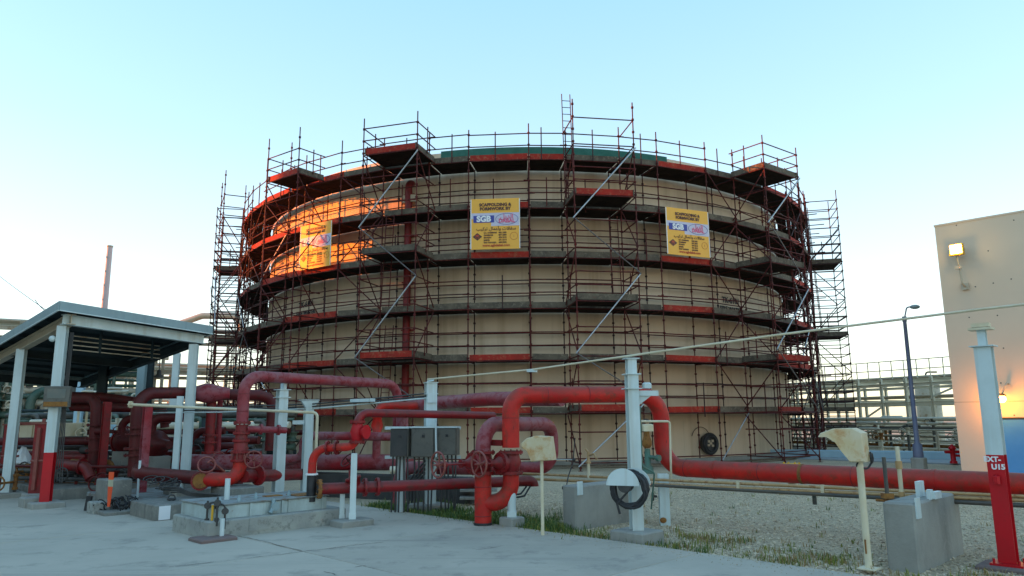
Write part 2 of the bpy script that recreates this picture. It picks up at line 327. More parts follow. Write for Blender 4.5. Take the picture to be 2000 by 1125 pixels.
for k in range(6):
    m = MB(); R = RT-0.004*k
    rings = [[pol(t*1.5, R, z) for t in range(240)] for z in (zz[k], zz[k+1]-0.012)]
    m.loft(rings, cap=False)
    rg_ = [[pol(t*1.5, R-0.02, z) for t in range(240)] for z in (zz[k+1]-0.012, zz[k+1]+0.001)]; m.loft(rg_, cap=False)
    part('shell_course', m, M_tank, tank)
    for s in range(16):   # vertical weld seams
        th = -180+s*22.5+(11.25 if k % 2 else 3); m = MB()
        m.box(pol(th, R+0.001, (zz[k]+zz[k+1])/2), 0.022, 0.006, zz[k+1]-zz[k]-0.03, V((math.cos(RAD(th)), math.sin(RAD(th)), 0)), V((math.sin(RAD(th)), -math.cos(RAD(th)), 0)))
        part('weld_seam', m, M_tank, tank)
m = MB(); ringwall(m, RT-0.06, RT+0.10, 12.6, 12.68); ringwall(m, RT-0.05, RT-0.02, 12.66, 12.98); part('rim', m, M_tank, tank)
m = MB(); m.loft([[pol(t*6, R, z) for t in range(60)] for R, z in ((RT-0.03, 12.66), (7, 13.1), (0.2, 13.4))], cap=True); part('roof', m, M_tank, tank)
m = MB(); ringwall(m, RT+0.02, RT+0.04, 12.70, 13.04, -14.5, 24.5); part('green_netting', m, M_green, tank)
m = MB(); m.pipe([pol(-19.8, 15.0, 0.1), pol(-19.8, 15.0, 11.75), pol(-19.8, 14.6, 11.75)], 0.155, 0.25, 14)
for z in (1.5, 3.4, 5.4, 7.4, 9.4, 11.2): m.box(pol(-19.8, 14.86, z), 0.5, 0.3, 0.05, V((1, -.35, 0)).normalized(), V((.35, 1, 0)).normalized())
part('riser_pipe', m, M_redd, tank)
m = MB()
for z in (11.0,):
    m.box(pol(-19.0, 14.95, z), 0.22, 0.3, 0.3); m.box(pol(-20.7, 14.95, z), 0.18, 0.3, 0.34)
part('nozzle_box', m, M_insul, tank)
def facing(th): t = RAD(th); return V((math.cos(t), math.sin(t), 0)), V((math.sin(t), -math.cos(t), 0))   # along, outward
m = MB(); ax, ou = facing(30.0)
m.lathe(pol(30.0, RT-0.1, 0.68), ou, [(0, 0.36), (0.3, 0.36), (0.3, 0.46), (0.36, 0.46)], 24); mh = part('manhole', m, M_dark, tank)
m = MB(); m.torus(pol(30.0, RT+0.28, 0.68), ou, 0.38, 0.06, 24); m.torus(pol(30.0, RT+0.32, 0.68), ou, 0.30, 0.04, 24); part('rim_ring', m, M_black, mh)
m = MB()
for dx, dz in ((-.1, .1), (.1, .12), (0, 0.02), (-.12, -.05), (.1, -.08)): m.box(pol(30.0, RT+0.285, 0.68)+ax*dx+ZZ*dz, 0.12, 0.03, 0.09, ax, ou)
part('cover_plate', m, M_insul, mh)
m = MB(); m.torus(pol(28.6, RT+0.10, 0.85), ou, 0.52, 0.014, 20, 6, math.pi*0.1, math.pi*1.05); part('hose_loop', m, M_tubed, tank)
def lettering(name, s, p, ax, up, size, mat_, parent, align='CENTER', bold=0.0, depth=0.003, label=None):
    c = bpy.data.curves.new(name, 'FONT'); c.body = s; c.size = size; c.align_x = align; c.align_y = 'CENTER'; c.extrude = depth; c.offset = bold; c.resolution_u = 3
    tmp = bpy.data.objects.new('text', c); me = bpy.data.meshes.new_from_object(tmp); bpy.data.objects.remove(tmp); bpy.data.curves.remove(c)
    me.materials.clear(); me.materials.append(mat_)
    o = bpy.data.objects.new(name, me); _link(o, parent)
    ax = V(ax).normalized(); up = V(up).normalized(); nz = ax.cross(up)
    M = Matrix((ax, up, nz)).transposed().to_4x4(); M.translation = V(p)-ORG[parent.name]; o.matrix_local = M; ORG[o.name] = V(p)
    if label: o['label'] = label
    return o
M_ink = mat('black_ink', (0.02, 0.02, 0.025), 0.6)
for th, z in ((-44.0, 6.98), (38.2, 6.85)):
    ax, ou = facing(th)
    lettering('lettering', 'TK-6101', pol(th, RT+0.012, z+0.06), ax, ZZ, 0.36, M_ink, tank, bold=0.012)
    lettering('lettering', 'FIRE WATER', pol(th, RT+0.016, z-0.34), ax, ZZ, 0.30, M_ink, tank, bold=0.010)

# ================================================================== ring scaffold
A = [-112, -104, -96, -88, -80, -72.5, -64.5, -56.5, -49.5, -41.2, -37, -29.2, -21.5, -14.3, -8.5, 0, 5.2, 13, 18.9, 27.5, 33.3, 41, 49.5, 56.5, 64.5, 72.5, 80, 88, 96, 104, 112]
scaf = thing('ring_scaffold', 'ring of red oxide tube scaffolding with six board decks round the tank', 'scaffold', (TC.x, TC.y-RO, 0))
RED = {-41.2: (2, 3, 4, 5, 6), -49.5: (4, 5, 6), -37: (1, 2, 3, 4, 5, 6), -8.5: (1, 2, 4, 5, 6), 0: (6,), 18.9: (1, 2, 3, 4, 6), 49.5: (2, 3, 4, 5, 6), 41: (1, 2, 6), 56.5: (3, 4, 6), -56.5: (5, 6), 5.2: (1,), -64.5: (4, 6), 64.5: (2, 5)}
def standard(m, p, z0, z1, r=0.0242):
    m.cyl((p.x, p.y, z0), (p.x, p.y, z1), r, 8); z = z0+0.1
    m.box((p.x, p.y, z0), 0.15, 0.15, 0.012)
    while z < z1-0.1:
        m.cyl((p.x, p.y, z-0.035), (p.x, p.y, z+0.035), r*2.1, 8); z += 0.5
tall = {-49.5: 14.1, -41.2: 14.3, -29.2: 13.6, -37: 13.4, -64.5: 14.0, 0: 13.45, 49.5: 13.5}
for th in A:
    m = MB(); standard(m, pol(th, RO, 0), -0.05, tall.get(th, 13.2+rng.uniform(0, .25))); part('standard', m, M_tube, scaf)
    m = MB(); standard(m, pol(th, RI, 0), -0.05, 12.0 if abs(th) < 30 and th != 13 else 12.5); part('inner_standard', m, M_tubed if rng.random() < .6 else M_tube, scaf)
bk = {k: MB() for k in ('guard_rail', 'ledger', 'deck_board', 'toe_board')}
def boards(m, a0, a1, b0, b1, n, z, th=0.045, gap=0.012):   # n boards laid between edge a0-a1 (inner) and b0-b1 (outer)
    for i in range(n):
        f0, f1 = i/n, (i+1)/n; g = gap/2/((V(b0)-V(a0)).length)
        q = [V(a0).lerp(V(b0), f0+g), V(a1).lerp(V(b1), f0+g), V(a1).lerp(V(b1), f1-g), V(a0).lerp(V(b0), f1-g)]
        dz = rng.uniform(-.006, .006)
        m.hexa([p+ZZ*(z-th+dz) for p in q]+[p+ZZ*(z+dz) for p in q])
for i in range(len(A)-1):
    a, b = A[i], A[i+1]; front = a >= -73 and b <= 73
    for k in range(1, 7):
        z = LV[k-1]
        pa, pb, qa, qb = pol(a, RO, z), pol(b, RO, z), pol(a, RI, z), pol(b, RI, z)
        j = rng.uniform(-.03, .03)
        rails = [(pa, pb, 0.52+j, 'guard_rail'), (pa, pb, 1.03+j, 'guard_rail'), (pa, pb, -0.09, 'ledger')]
        if k < 6: rails += [(qa, qb, 0.62+j, 'inner_rail'), (qa, qb, 1.12+j, 'inner_rail')]
        for p, q, dz, nm in rails:
            d = (q-p).normalized()*rng.choice((0.03, 0.05, 0.22 if nm == 'guard_rail' else 0.04))
            p2, q2 = p-d*rng.choice((0.3, 1))+ZZ*dz, q+d+ZZ*(dz+rng.uniform(-.015, .015))
            if nm == 'guard_rail' and k == 6 and rng.random() < 0.1: continue
            if front: bar(nm, p2, q2, 0.0242, M_tube if rng.random() < .93 else M_tubed, scaf)
            else: bk['guard_rail' if nm == 'guard_rail' else 'ledger'].cyl(p2, q2, 0.0242, 6)
        if front: bar('transom', qa-ZZ*0.09, pa-ZZ*0.09+(pa-qa).normalized()*0.1, 0.0242, M_tube, scaf)
        m = MB() if front else bk['deck_board']
        ia, ib, oa, ob = pol(a+.15, 14.83, 0), pol(b-.15, 14.83, 0), pol(a+.15, RO-0.06, 0), pol(b-.15, RO-0.06, 0)
        boards(m, ia, ib, oa, ob, 6, z)
        if front: part('deck_board', m, M_deck, scaf)
        m = MB() if front else bk['toe_board']
        red = k in RED.get(a, ()); o = 0.012
        e = (pb-pa).normalized(); nrm = V((e.y, -e.x, 0))
        L = (pb-pa).length; ov = rng.choice((0.0, 0.0, 0.15, 0.05)); tilt = rng.uniform(-.012, .012)
        p0, p1 = pa+e*0.05-nrm*0.04-ZZ*(0.05-tilt), pb-e*(0.05-ov)-nrm*0.04-ZZ*(0.05+tilt)
        hh = 0.225+rng.uniform(-.015, .02)
        m.hexa([p0, p1, p1-nrm*0.038, p0-nrm*0.038, p0+ZZ*hh, p1+ZZ*hh, p1-nrm*0.038+ZZ*hh, p0-nrm*0.038+ZZ*hh])
        if front: part('toe_board', m, M_woodr if red else M_woodg, scaf)
    if front:   # short uprights clipped to the rails
        for k in range(1, 7):
            if rng.random() < (0.9 if k == 6 else 0.4):
                f = rng.uniform(.3, .75); z = LV[k-1]; p = pol(a, RO+0.05, z).lerp(pol(b, RO+0.05, z), f)
                bar('upright', p+ZZ*rng.uniform(-.25, .1), p+ZZ*rng.uniform(1.05, 1.25), 0.0242, rng.choice((M_tube, M_tube, M_tubed)), scaf)
        if a in (-64.5, -49.5, -29.2, 27.5, 49.5, 56.5, 64.5):
            for k in range(0, 6):
                z0 = LV[k-1] if k else 0.0
                f = (k % 2 == 0)
                bar('brace', pol(a if f else b, RO+0.06, z0+0.1), pol(b if f else a, RO+0.06, z0+1.95), 0.0242, M_tubeg if (a, k) in ((-64.5, 2), (-64.5, 3), (-49.5, 4), (56.5, 1), (49.5, 3), (49.5, 2), (27.5, 0), (-49.5, 1)) else M_tube, scaf)
for k, mm in bk.items(): part(k, mm, {'deck_board': M_deck, 'toe_board': M_woodg}.get(k, M_tube), scaf, kind='stuff')
m = MB()
for i in range(len(A)-1):
    m.beam(pol(A[i], RO, 0.03), pol(A[i+1], RO, 0.03), 0.24, 0.06, ZZ)
part('sole_board', m, M_woodg, scaf, kind='stuff')
for i in range(len(A)-1):
    if abs(A[i]) < 60: bar('base_ledger', pol(A[i], RO, 0.28), pol(A[i+1], RO, 0.28), 0.0242, M_tube, scaf)

for a in (-92, -84, -76, -68.5, -60.5, -53, 53, 60.5, 68.5, 76, 84, 92):   # doubled-up tubes on the flanks
    m = MB(); standard(m, pol(a, RO-.35, 0), -0.05, 12.4+rng.uniform(0, 1.2)); part('flank_standard', m, M_tubed if rng.random() < .6 else M_tube, scaf)
    for k in range(6):
        z0 = LV[k-1] if k else 0.1; sgn = 1 if k % 2 else -1
        if rng.random() < .8: bar('brace', pol(a-3.6*sgn, RO+.08, z0+.1), pol(a+3.8*sgn, RO+.08, z0+1.9), 0.0242, rng.choice((M_tube, M_tubed, M_tubed)), scaf)
        if rng.random() < .8: bar('radial_tube', pol(a, RI, LV[k]-.15), pol(a, RO+rng.uniform(.3, .9), LV[k]-.15+rng.uniform(-.03, .03)), 0.0242, M_tubed, scaf)
    for h in (0.8, 2.9, 4.9, 6.9, 8.9, 10.9): bar('flank_ledger', pol(a-4, RO-.35, h+.4), pol(a+4, RO-.35, h+.4), 0.0242, M_tubed, scaf)
# ------------------------------------------------------------------ towers that stand out from the ring
def ladder(root, p, q, side, wd=0.34, mt=None):
    m = MB(); s = V(side).normalized()*wd/2; p, q = V(p), V(q); n = int((q-p).length/0.28)
    m.cyl(p-s, q-s, 0.02, 6); m.cyl(p+s, q+s, 0.02, 6)
    for i in range(1, n): c = p.lerp(q, i/n); m.cyl(c-s, c+s, 0.014, 6)
    part('ladder', m, mt or M_tube, root)
def tower(label, a, b, R, decks, top, zig, redk=(), flip=False, dense=False, r0=RO, lad=()):
    ca = (a+b)/2; ax, ou = facing(ca)
    half = RAD(b-a)/2*R*0.97
    ctr = pol(ca, R, 0); Pa, Pb = ctr-ax*half, ctr+ax*half
    dep = R-r0*math.cos(RAD(b-a)/2)*0.998; Qa, Qb = Pa-ou*dep, Pb-ou*dep
    t = thing('scaffold_tower', label, 'scaffold tower', V((ctr.x, ctr.y, 0)), 'scaffold towers standing out from the ring')
    for p in (Pa, Pb):
        m = MB(); standard(m, p, -0.05, top); part('standard', m, M_tube if not dense else M_tubed, t)
    if dense:
        for p in (Qa-ou*0.12, Qb-ou*0.12): m = MB(); standard(m, p, -0.05, top-0.3); part('standard', m, M_tubed, t)
    mt = M_tube if not dense else M_tubed
    for k in range(7):
        z = LV[k-1] if k else 0.28
        if z > top: break
        for p, q in ((Pa, Pb), (Pa, Qa), (Pb, Qb)):
            bar('ledger', p+ZZ*(z-0.06), q+ZZ*(z-0.06), 0.0242, mt, t)
            if dense or k not in decks:
                if z+1.0 < top: bar('ledger', p+ZZ*(z+1.0), q+ZZ*(z+1.0), 0.0242, mt, t)
            if dense:
                for h in (0.5, 1.5):
                    if z+h < top: bar('ledger', p+ZZ*(z+h), q+ZZ*(z+h), 0.0242, mt, t)
        if 0 < k < 7:
            z0 = z-1.95 if k > 1 else 0.1
            f = k % 2
            for p, q in ((Pa, Qa), (Pb, Qb)): bar('side_brace', (p if f else q)+ZZ*z0, (q if f else p)+ZZ*(z-0.15), 0.0242, mt, t)
    for k in decks:
        z = LV[k-1]; m = MB(); boards(m, Qa+ax*.06+ou*.06, Qb-ax*.06+ou*.06, Pa+ax*.06-ou*.05, Pb-ax*.06-ou*.05, 7, z+0.05); part('deck_board', m, M_deck, t)
        for p, q, n_ in ((Pa+ax*.05, Pb-ax*.05, ou), (Pa, Qa, -ax), (Pb, Qb, ax)):
            m = MB(); d = n_*(-0.045); hh = 0.23
            m.hexa([p+d+ZZ*z, q+d+ZZ*z, q+d*1.9+ZZ*z, p+d*1.9+ZZ*z, p+d+ZZ*(z+hh), q+d+ZZ*(z+hh), q+d*1.9+ZZ*(z+hh), p+d*1.9+ZZ*(z+hh)])
            part('toe_board', m, M_woodr if (k in redk and n_ is ou) else M_woodg, t)
        for p, q in ((Pa, Pb), (Pa, Qa), (Pb, Qb)):
            for h in (0.55, 1.05): bar('guard_rail', p+ZZ*(z+h), q+ZZ*(z+h), 0.0242, mt, t)
        for p, q in ((Pa, Qa), (Pb, Qb)):
            c = p.lerp(q, .55); bar('upright', c+ZZ*(z+.1), c+ZZ*(z+1.2), 0.0242, mt, t)
    for i, (z1, z0) in enumerate(zig):
        f = (i % 2 == 0) != flip; o = ou*(0.06+.04*(i % 2))
        bar('diagonal_brace', (Pb if f else Pa)+o+ZZ*z1+ax*(.06 if f else -.06), (Pa if f else Pb)+o+ZZ*z0+ax*(-.08 if f else .08), 0.0275 if i % 2 == 0 else 0.0215, M_tubeg if i % 2 == 0 else M_tubeo, t)
    for x, z0, z1 in lad:
        p = Qa.lerp(Qb, x)+ou*0.3; ladder(t, p+ZZ*z0+ou*.3, p+ZZ*z1, ax, mt=mt)
    return t
ZG = [(11.9, 9.05), (9.05, 7.0), (7.0, 4.05), (4.05, 2.5)]
tower('scaffold tower with plank landings left of the middle yellow signboard', -21.3, -13.7, 17.95, (2, 4, 6), 13.5, ZG, redk=(2, 6), lad=((.22, 6.1, 9.9), (.25, 2.2, 5.4)))
tower('scaffold tower between the middle and right yellow signboards, ladder rising above its top', 5.1, 12.9, 17.95, (1, 3, 5), 13.75, ZG+[(2.3, 0.1)], redk=(5, 1), lad=((.8, 6.2, 9.6), (.04, 10.2, 14.6)))
tower('scaffold tower with plank top landing just right of the right yellow signboard', 33.0, 41.2, 17.9, (2, 4, 6), 13.4, [(12.0, 9.6), (9.6, 7.1), (7.1, 4.4), (4.4, 2.0)], redk=(2,))
tower('scaffold tower with red-edged top landing above the left yellow signboard', -40.2, -33.0, 17.6, (6,), 14.0, [], redk=(6,))
tower('slender stair tower of dark tubes at the tank side next to the steel canopy', -82.0, -75.5, 17.75, (1, 3, 5), 13.6, [(9.0, 6.0), (6.0, 2.0)], dense=True, lad=((.5, .2, 9.6),))
tower('open tower of tubes at the sunlit flank, taller than the decks, without planks', -68.0, -60.5, 17.4, (), 14.3, [(9.2, 6.4), (6.4, 2.2)], flip=True)
tower('slender stair tower of dark tubes at the tank side next to the tall lamp post', 73.2, 80.6, 17.95, (1, 3, 5), 14.1, [], dense=True, lad=((.4, 6.3, 13.4), (.5, 2.2, 6.0)))

# ================================================================== signboards
M_sign = mat('sign_yellow', (0.90, 0.44, 0.045), 0.45); M_signl = mat('sign_lavender', (0.58, 0.55, 0.66), 0.45)
M_logo = mat('sign_blue', (0.035, 0.05, 0.30), 0.45); M_lw = mat('sign_white', (0.8, 0.8, 0.8), 0.45); M_pink = mat('sign_pink', (0.72, 0.10, 0.22), 0.45)
M_brown = mat('sign_brown_ink', (0.10, 0.03, 0.015), 0.5); M_oink = mat('sign_red_ink', (0.50, 0.06, 0.01), 0.5)
AR1 = '\uFE90\uFEF4\uFEDB\uFEAE\uFE97 \uFEDD\uFE8E\uFEE4\uFECB\uFE83\uFEED \uFE95\uFEFB\uFE8E\uFED8\uFEB3'
AR2 = '\uFEDE\uFE91\uFEAA\uFEDF\uFE8D'
def signboard(label, a, b, z0, z1, R=16.42):
    ca = (a+b)/2; ax, ou = facing(ca); W_ = 2*R*math.sin(RAD(b-a)/2); H_ = z1-z0; c = pol(ca, R*math.cos(RAD(b-a)/2)+0.03, (z0+z1)/2)
    t = thing('signboard', label, 'signboard', V((c.x, c.y, z0)), 'yellow signboards tied to the scaffold')
    P = lambda x, y, o=0.0: c+ax*(x*W_)+ZZ*(y*H_)+ou*(0.012+o)     # x, y in -.5 .. .5
    m = MB(); m.box(c, W_, 0.024, H_, ax, ou); part('panel', m, M_sign, t)
    def plate(nm, x0, x1, y0, y1, mt, o=0.003, th=0.004):
        m = MB(); m.box(P((x0+x1)/2, (y0+y1)/2, o), (x1-x0)*W_, th, (y1-y0)*H_, ax, ou); return part(nm, m, mt, t)
    plate('pale_edge', -.5, -.482, -.49, .49, M_lw); plate('pale_edge', .485, .5, -.49, .49, M_lw)
    plate('logo_band', -.48, .483, 0.10, .215, M_signl)
    plate('logo_band', -.08, .483, -.045, .098, M_signl)
    plate('logo_plate', -.44, -.02, 0.025, .165, M_logo, 0.008)
    def tx(s, x, y, size, mt, bold=0.0, al='CENTER', o=0.014): return lettering('lettering', s, P(x, y, o), ax, ZZ, size*H_, mt, t, al, bold*H_)
    tx('SCAFFOLDING &', 0, .375, .082, M_brown, .004); tx('FORMWORK BY', 0, .295, .082, M_brown, .004)
    tx('SGB', -.23, .093, .155, M_lw, .008, o=0.016)
    tx(AR2, .235, .135, .125, M_pink, .002); tx('DABAL', .235, .05, .10, M_pink, .004)
    m = MB()
    E = [P(.235+.225*math.cos(2*math.pi*i/28), .09+.11*math.sin(2*math.pi*i/28), .009) for i in range(29)]
    m.tube(E, 0.008, 5, cap=False); part('logo_ring', m, M_logo, t)
    tx(AR1, 0.02, -.10, .085, M_brown, .001)
    for i, (l, n) in enumerate((('S.A. DAMMAM', '842 2282'), ('DAMMAM', '857 2804'), ('RIYADH', '478 2515'), ('JUBAIL', '341 3214'), ('RAS TANURA', '668 0292'))):
        y = -.178-.048*i; tx(l, -.23, y, .040, M_brown, .0015, 'LEFT'); tx(n, .07, y, .040, M_brown, .0015, 'LEFT')
    tx('www.sgbdabal.com', .02, -.425, .068, M_oink, .0015)
    m = MB(); q = lambda x, y, o: P(-.36+x, -.25+y, o)
    m.prism([q(-.095, 0, .003), q(0, -.075, .003), q(.095, 0, .003), q(0, .075, .003)], ou*0.004); part('emblem', m, M_brown, t)
    m = MB(); m.lathe(q(0, .0, .008), ou, [(0, .085), (.004, .085)], 20); part('emblem', m, M_oink, t)
    m = MB(); m.prism([q(-.05, .02, .013), q(0, -.05, .013), q(.05, .02, .013), q(0, -.01, .013)], ou*0.004); part('emblem', m, M_brown, t)
    m = MB(); m.torus(P(.375, -.25, .006), ou, .072*H_, 0.006, 22, 5); m.box(P(.375, -.25, .004), .012, .004, .09, ax, ou); part('emblem', m, M_oink, t)
    m = MB()
    for x, y in ((-.45, .47), (.45, .47), (-.45, -.47), (.45, -.47)): m.cyl(P(x, y), P(x, y, .01)-ou*.25, 0.008, 5)
    part('tie_wire', m, M_dark, t)
signboard('yellow signboard facing the yard between the two loading towers', -8.1, -1.3, 8.26, 10.30)
signboard('yellow signboard turned toward the tan building, beyond the ladder tower', 19.6, 27.0, 8.22, 10.18)
signboard('yellow signboard seen obliquely on the sunlit side of the tank', -37.0, -30.2, 8.12, 10.08)

# ================================================================== steel posts and supports
def hpost(m, base, z0, z1, wd, dp, nrm, t=0.014): m.ibeam((base[0], base[1], z0), (base[0], base[1], z1), wd, dp, t, V(nrm))
def footing(m, c, wd, dp, z0, z1, ax=EV, ay=EU): m.bbox((c[0], c[1], (z0+z1)/2), wd, dp, z1-z0, ax, ay)
VIEW = lambda p: V((-p[0], -p[1], 0)).normalized()
def rot(v, deg): return Quaternion(ZZ, RAD(deg)) @ V(v)
# post with the hose reel
p = V((1.83, 11.35, 0)); n = rot(VIEW(p), 17); s_ = V((-n.y, n.x, 0))
t = thing('steel_post', 'pale steel post that carries the half-round hose reel', 'post', p, 'pale steel posts along the pipe run')
m = MB(); hpost(m, p, 0.12, 2.42, 0.17, 0.17, n); part('column', m, M_white, t)
m = MB(); hpost(m, p, 2.44, 2.66, 0.14, 0.14, n); part('stub_column', m, M_white, t)
m = MB(); m.box((p.x, p.y, 2.43), 0.24, 0.24, 0.016, s_, n); m.box((p.x, p.y, 2.67), 0.22, 0.2, 0.014, s_, n); part('cap_plate', m, M_white, t)
m = MB(); m.box((p.x, p.y, 2.21), 0.26, 0.24, 0.014, s_, n); m.box(V((p.x, p.y, 2.14))+s_*0.24, 0.34, 0.07, 0.08, s_, n); m.prism([V((p.x, p.y, 2.10))+s_*0.09-n*.01, V((p.x, p.y, 1.95))+s_*0.09-n*.01, V((p.x, p.y, 2.10))+s_*0.3-n*.01], n*0.012); part('bracket', m, M_white, t)
m = MB(); footing(m, p, 0.6, 0.55, -0.1, 0.13); part('footing', m, M_conc, t)
m = MB(); m.bbox(V((p.x, p.y, 2.26))+s_*0.24, 0.13, 0.1, 0.09, s_, n); part('junction_box', m, M_white, t)
m = MB(); m.pipe([V((p.x, p.y, 1.95))+s_*.11+n*.02, V((p.x, p.y, 1.05))+s_*.11+n*.02, V((p.x, p.y, .95))+s_*.3+n*.02, V((p.x, p.y, .4))+s_*.3-n*.2], 0.014, 0.06, 8); part('conduit', m, M_greenv, t)
m = MB(); m.bbox(V((p.x, p.y, 1.62))+s_*.22, 0.18, 0.1, 0.11, s_, n); part('junction_box', m, M_cream, t)
# hose reel
t = thing('hose_reel', 'half-round white hose reel with coiled black hose', 'hose reel', (1.66, 10.95, 0.45))
n = rot(VIEW((1.7, 11)), -14); s_ = V((-n.y, n.x, 0)); c = V((1.69, 11.16, 0.80)); R = 0.245
def halfdisc(name, cc, mt):
    m = MB(); m.prism([cc+s_*(R*math.cos(math.pi*i/18))+ZZ*(R*math.sin(math.pi*i/18)) for i in range(19)], -n*0.012); part(name, m, mt, t)
halfdisc('front_plate', c+n*0.225+s_*-.02, M_white); halfdisc('back_plate', c+n*0.015+s_*.10, M_white)
m = MB(); m.lathe(c+n*.02, n, [(0, 0.10), (0.19, 0.10)], 20); part('drum', m, M_dark, t)
m = MB(); pts = []
for i in range(220):
    a = i*2*math.pi/24; d = 0.05+0.13*abs(((i/220*4.4) % 2)-1); rr = 0.232+0.022*math.sin(i*.7)+0.022*(i//48 % 2)
    pts.append(c+n*d+s_*(rr*math.cos(a)+.05)+ZZ*(rr*math.sin(a)-.055))
pts += [c+n*.19+s_*-.12-ZZ*.26, c+n*.2+s_*-.08-ZZ*.40]
m.tube(pts, 0.019, 7); part('hose', m, M_black, t)
# small post behind, under the elbow
p = V((2.62, 13.2, 0))
t = thing('steel_post', 'short pale post with a small black hand valve under the pipe elbow', 'post', p, 'pale steel posts along the pipe run')
m = MB(); n = rot(VIEW(p), 8); hpost(m, p, -0.08, 0.80, 0.17, 0.16, n); part('column', m, M_white, t)
m = MB(); s_ = V((-n.y, n.x, 0)); q = V((p.x, p.y, .42))-s_*.12+n*.02; m.lathe(q, -s_, [(0, .02), (.05, .02), (.06, .075), (.09, .075)], 14); part('hand_valve', m, M_dark, t)
m = MB(); m.sphere(V((p.x, p.y, 0.03))+n*.09-s_*.04, 0.06, 10, 6, (1, .5, .8)); part('rust_lump', m, M_rust, t)
# red and white numbered post
p = V((5.97, 9.28, 0))
t = thing('steel_post', 'tall post painted red below and pale above, lettered EXT-U15', 'post', p, 'pale steel posts along the pipe run')
n = -EU; s_ = EV
m = MB(); hpost(m, p, 0.02, 1.29, 0.185, 0.17, n); part('lower_column', m, M_redpost, t)
m = MB(); hpost(m, p, 1.29, 2.62, 0.185, 0.17, n); part('upper_column', m, M_white, t)
m = MB(); m.box((p.x, p.y, 2.63), 0.27, 0.25, 0.015, s_, n); part('cap_plate', m, M_white, t)
m = MB(); hpost(m, p, 2.64, 2.84, 0.09, 0.09, n, 0.01); part('stub_column', m, M_white, t)
m = MB(); m.box((p.x, p.y, 2.85), 0.26, 0.2, 0.03, s_, n); m.box((p.x, p.y, 2.9), 0.2, 0.1, 0.05, s_, n); part('clamp', m, M_cream, t)
m = MB(); m.box((p.x, p.y, 0.005), 0.34, 0.32, 0.025, s_, n)
for a, b in ((-.13, -.12), (.13, -.12), (-.13, .12), (.13, .12)): m.cyl(V((p.x, p.y, 0.01))+s_*a+n*b, V((p.x, p.y, 0.07))+s_*a+n*b, 0.014, 6)
part('base_plate', m, M_redpost, t)
m = MB(); footing(m, p, 0.62, 0.55, -0.15, -0.008); part('footing', m, M_pedr, t)
m = MB(); m.bbox(V((p.x, p.y, 1.0))+n*.12, 0.07, .06, .11, s_, n); m.box(V((p.x, p.y, 1.0))+n*.155, 0.03, .03, .07, s_, n); part('call_box', m, M_redpost, t)
lettering('lettering', 'EXT-', V((p.x, p.y, 1.235))+n*.0865-s_*.03, s_, ZZ, 0.085, M_lw, t, bold=.004)
lettering('lettering', 'U15', V((p.x, p.y, 1.145))+n*.0865+s_*.025, s_, ZZ, 0.085, M_lw, t, bold=.004)
# posts near the cabinets
def plain_post(label, p, z1, wd, dp, nr, foot=None, cap=None, mt=None, z0=-0.06):
    p = V((p[0], p[1], 0)); n = rot(VIEW(p), nr); s_ = V((-n.y, n.x, 0))
    t = thing('steel_post', label, 'post', p, 'pale steel posts along the pipe run')
    m = MB(); hpost(m, p, z0, z1, wd, dp, n); part('column', m, mt or M_white, t)
    if foot: m = MB(); footing(m, p, foot[0], foot[0], -0.1, foot[1]); part('footing', m, M_conc, t)
    if cap:
        m = MB(); m.box((p.x, p.y, z1+.008), cap[0], cap[1], 0.016, s_, n)
        if len(cap) > 2: m.box((p.x, p.y, z1-cap[2]), cap[0], cap[1], 0.016, s_, n)
        part('cap_plate', m, mt or M_white, t)
    return t, n, s_
t, n, s_ = plain_post('pale steel post rising behind the grey cabinets', (-1.68, 15.15), 2.5, .22, .2, 14, (.6, .12), (.26, .24, .22))
m = MB(); m.box(V((-1.68, 15.15, 2.2))+s_*.0+n*.11, .2, .05, .2, s_, n); part('bracket', m, M_white, t)
m = MB(); m.cyl(V((-1.68, 15.15, 2.53))-s_*.08, V((-1.68, 15.15, 2.56))+s_*.06, .02, 6); part('conduit_clip', m, M_white, t)
plain_post('slim pale post left of the grey cabinets', (-2.2, 14.8), 1.0, .14, .12, 10, None)
t, n, s_ = plain_post('tall pale post that holds up the arched red pipe', (-5.05, 16.2), 2.42, .2, .2, 22, (.5, .06), (.3, .26, .16))
m = MB(); m.box((-5.03, 16.2, 2.5), .06, .2, .13, s_, n); part('pipe_shoe', m, M_white, t)
t, n, s_ = plain_post('pale post with a T-head carrying thin conduits', (-4.66, 16.95), 2.05, .19, .18, 16, (.5, .08))
m = MB(); m.prism([V((-4.66, 16.95, 2.05))+s_*-.1, V((-4.66, 16.95, 2.05))+s_*.1, V((-4.66, 16.95, 2.2))+s_*.2, V((-4.66, 16.95, 2.2))+s_*-.2], n*.1); m.box((-4.66, 16.95, 2.22), .42, .2, .02, s_, n); part('tee_head', m, M_white, t)
m = MB(); m.box(V((-4.66, 16.95, 1.72))-s_*.24+n*.05, .26, .02, .09, s_, n); part('tag_plate', m, M_white, t)
def sq_post(label, p, z0, z1, wd, foot=None, round_=False, lean=(0, 0)):
    p = V((p[0], p[1], 0)); t = thing('support_post', label, 'support post', p, 'stub posts under small pipes')
    n = VIEW(p); s_ = V((-n.y, n.x, 0)); m = MB()
    if round_: m.cyl((p.x, p.y, z0), (p.x, p.y, z1), wd/2, 16)
    else: m.bbox((p.x, p.y, (z0+z1)/2), wd, wd, z1-z0, s_, n, 0.006)
    part('column', m, M_white, t)
    m = MB(); m.box((p.x, p.y, z0+.05), wd*1.12, wd*1.12, .1, s_, n); part('collar', m, M_white, t)
    if foot: m = MB(); footing(m, p, foot[0], foot[1], -0.1, foot[2], EU, EV); part('footing', m, M_conc, t)
    return t
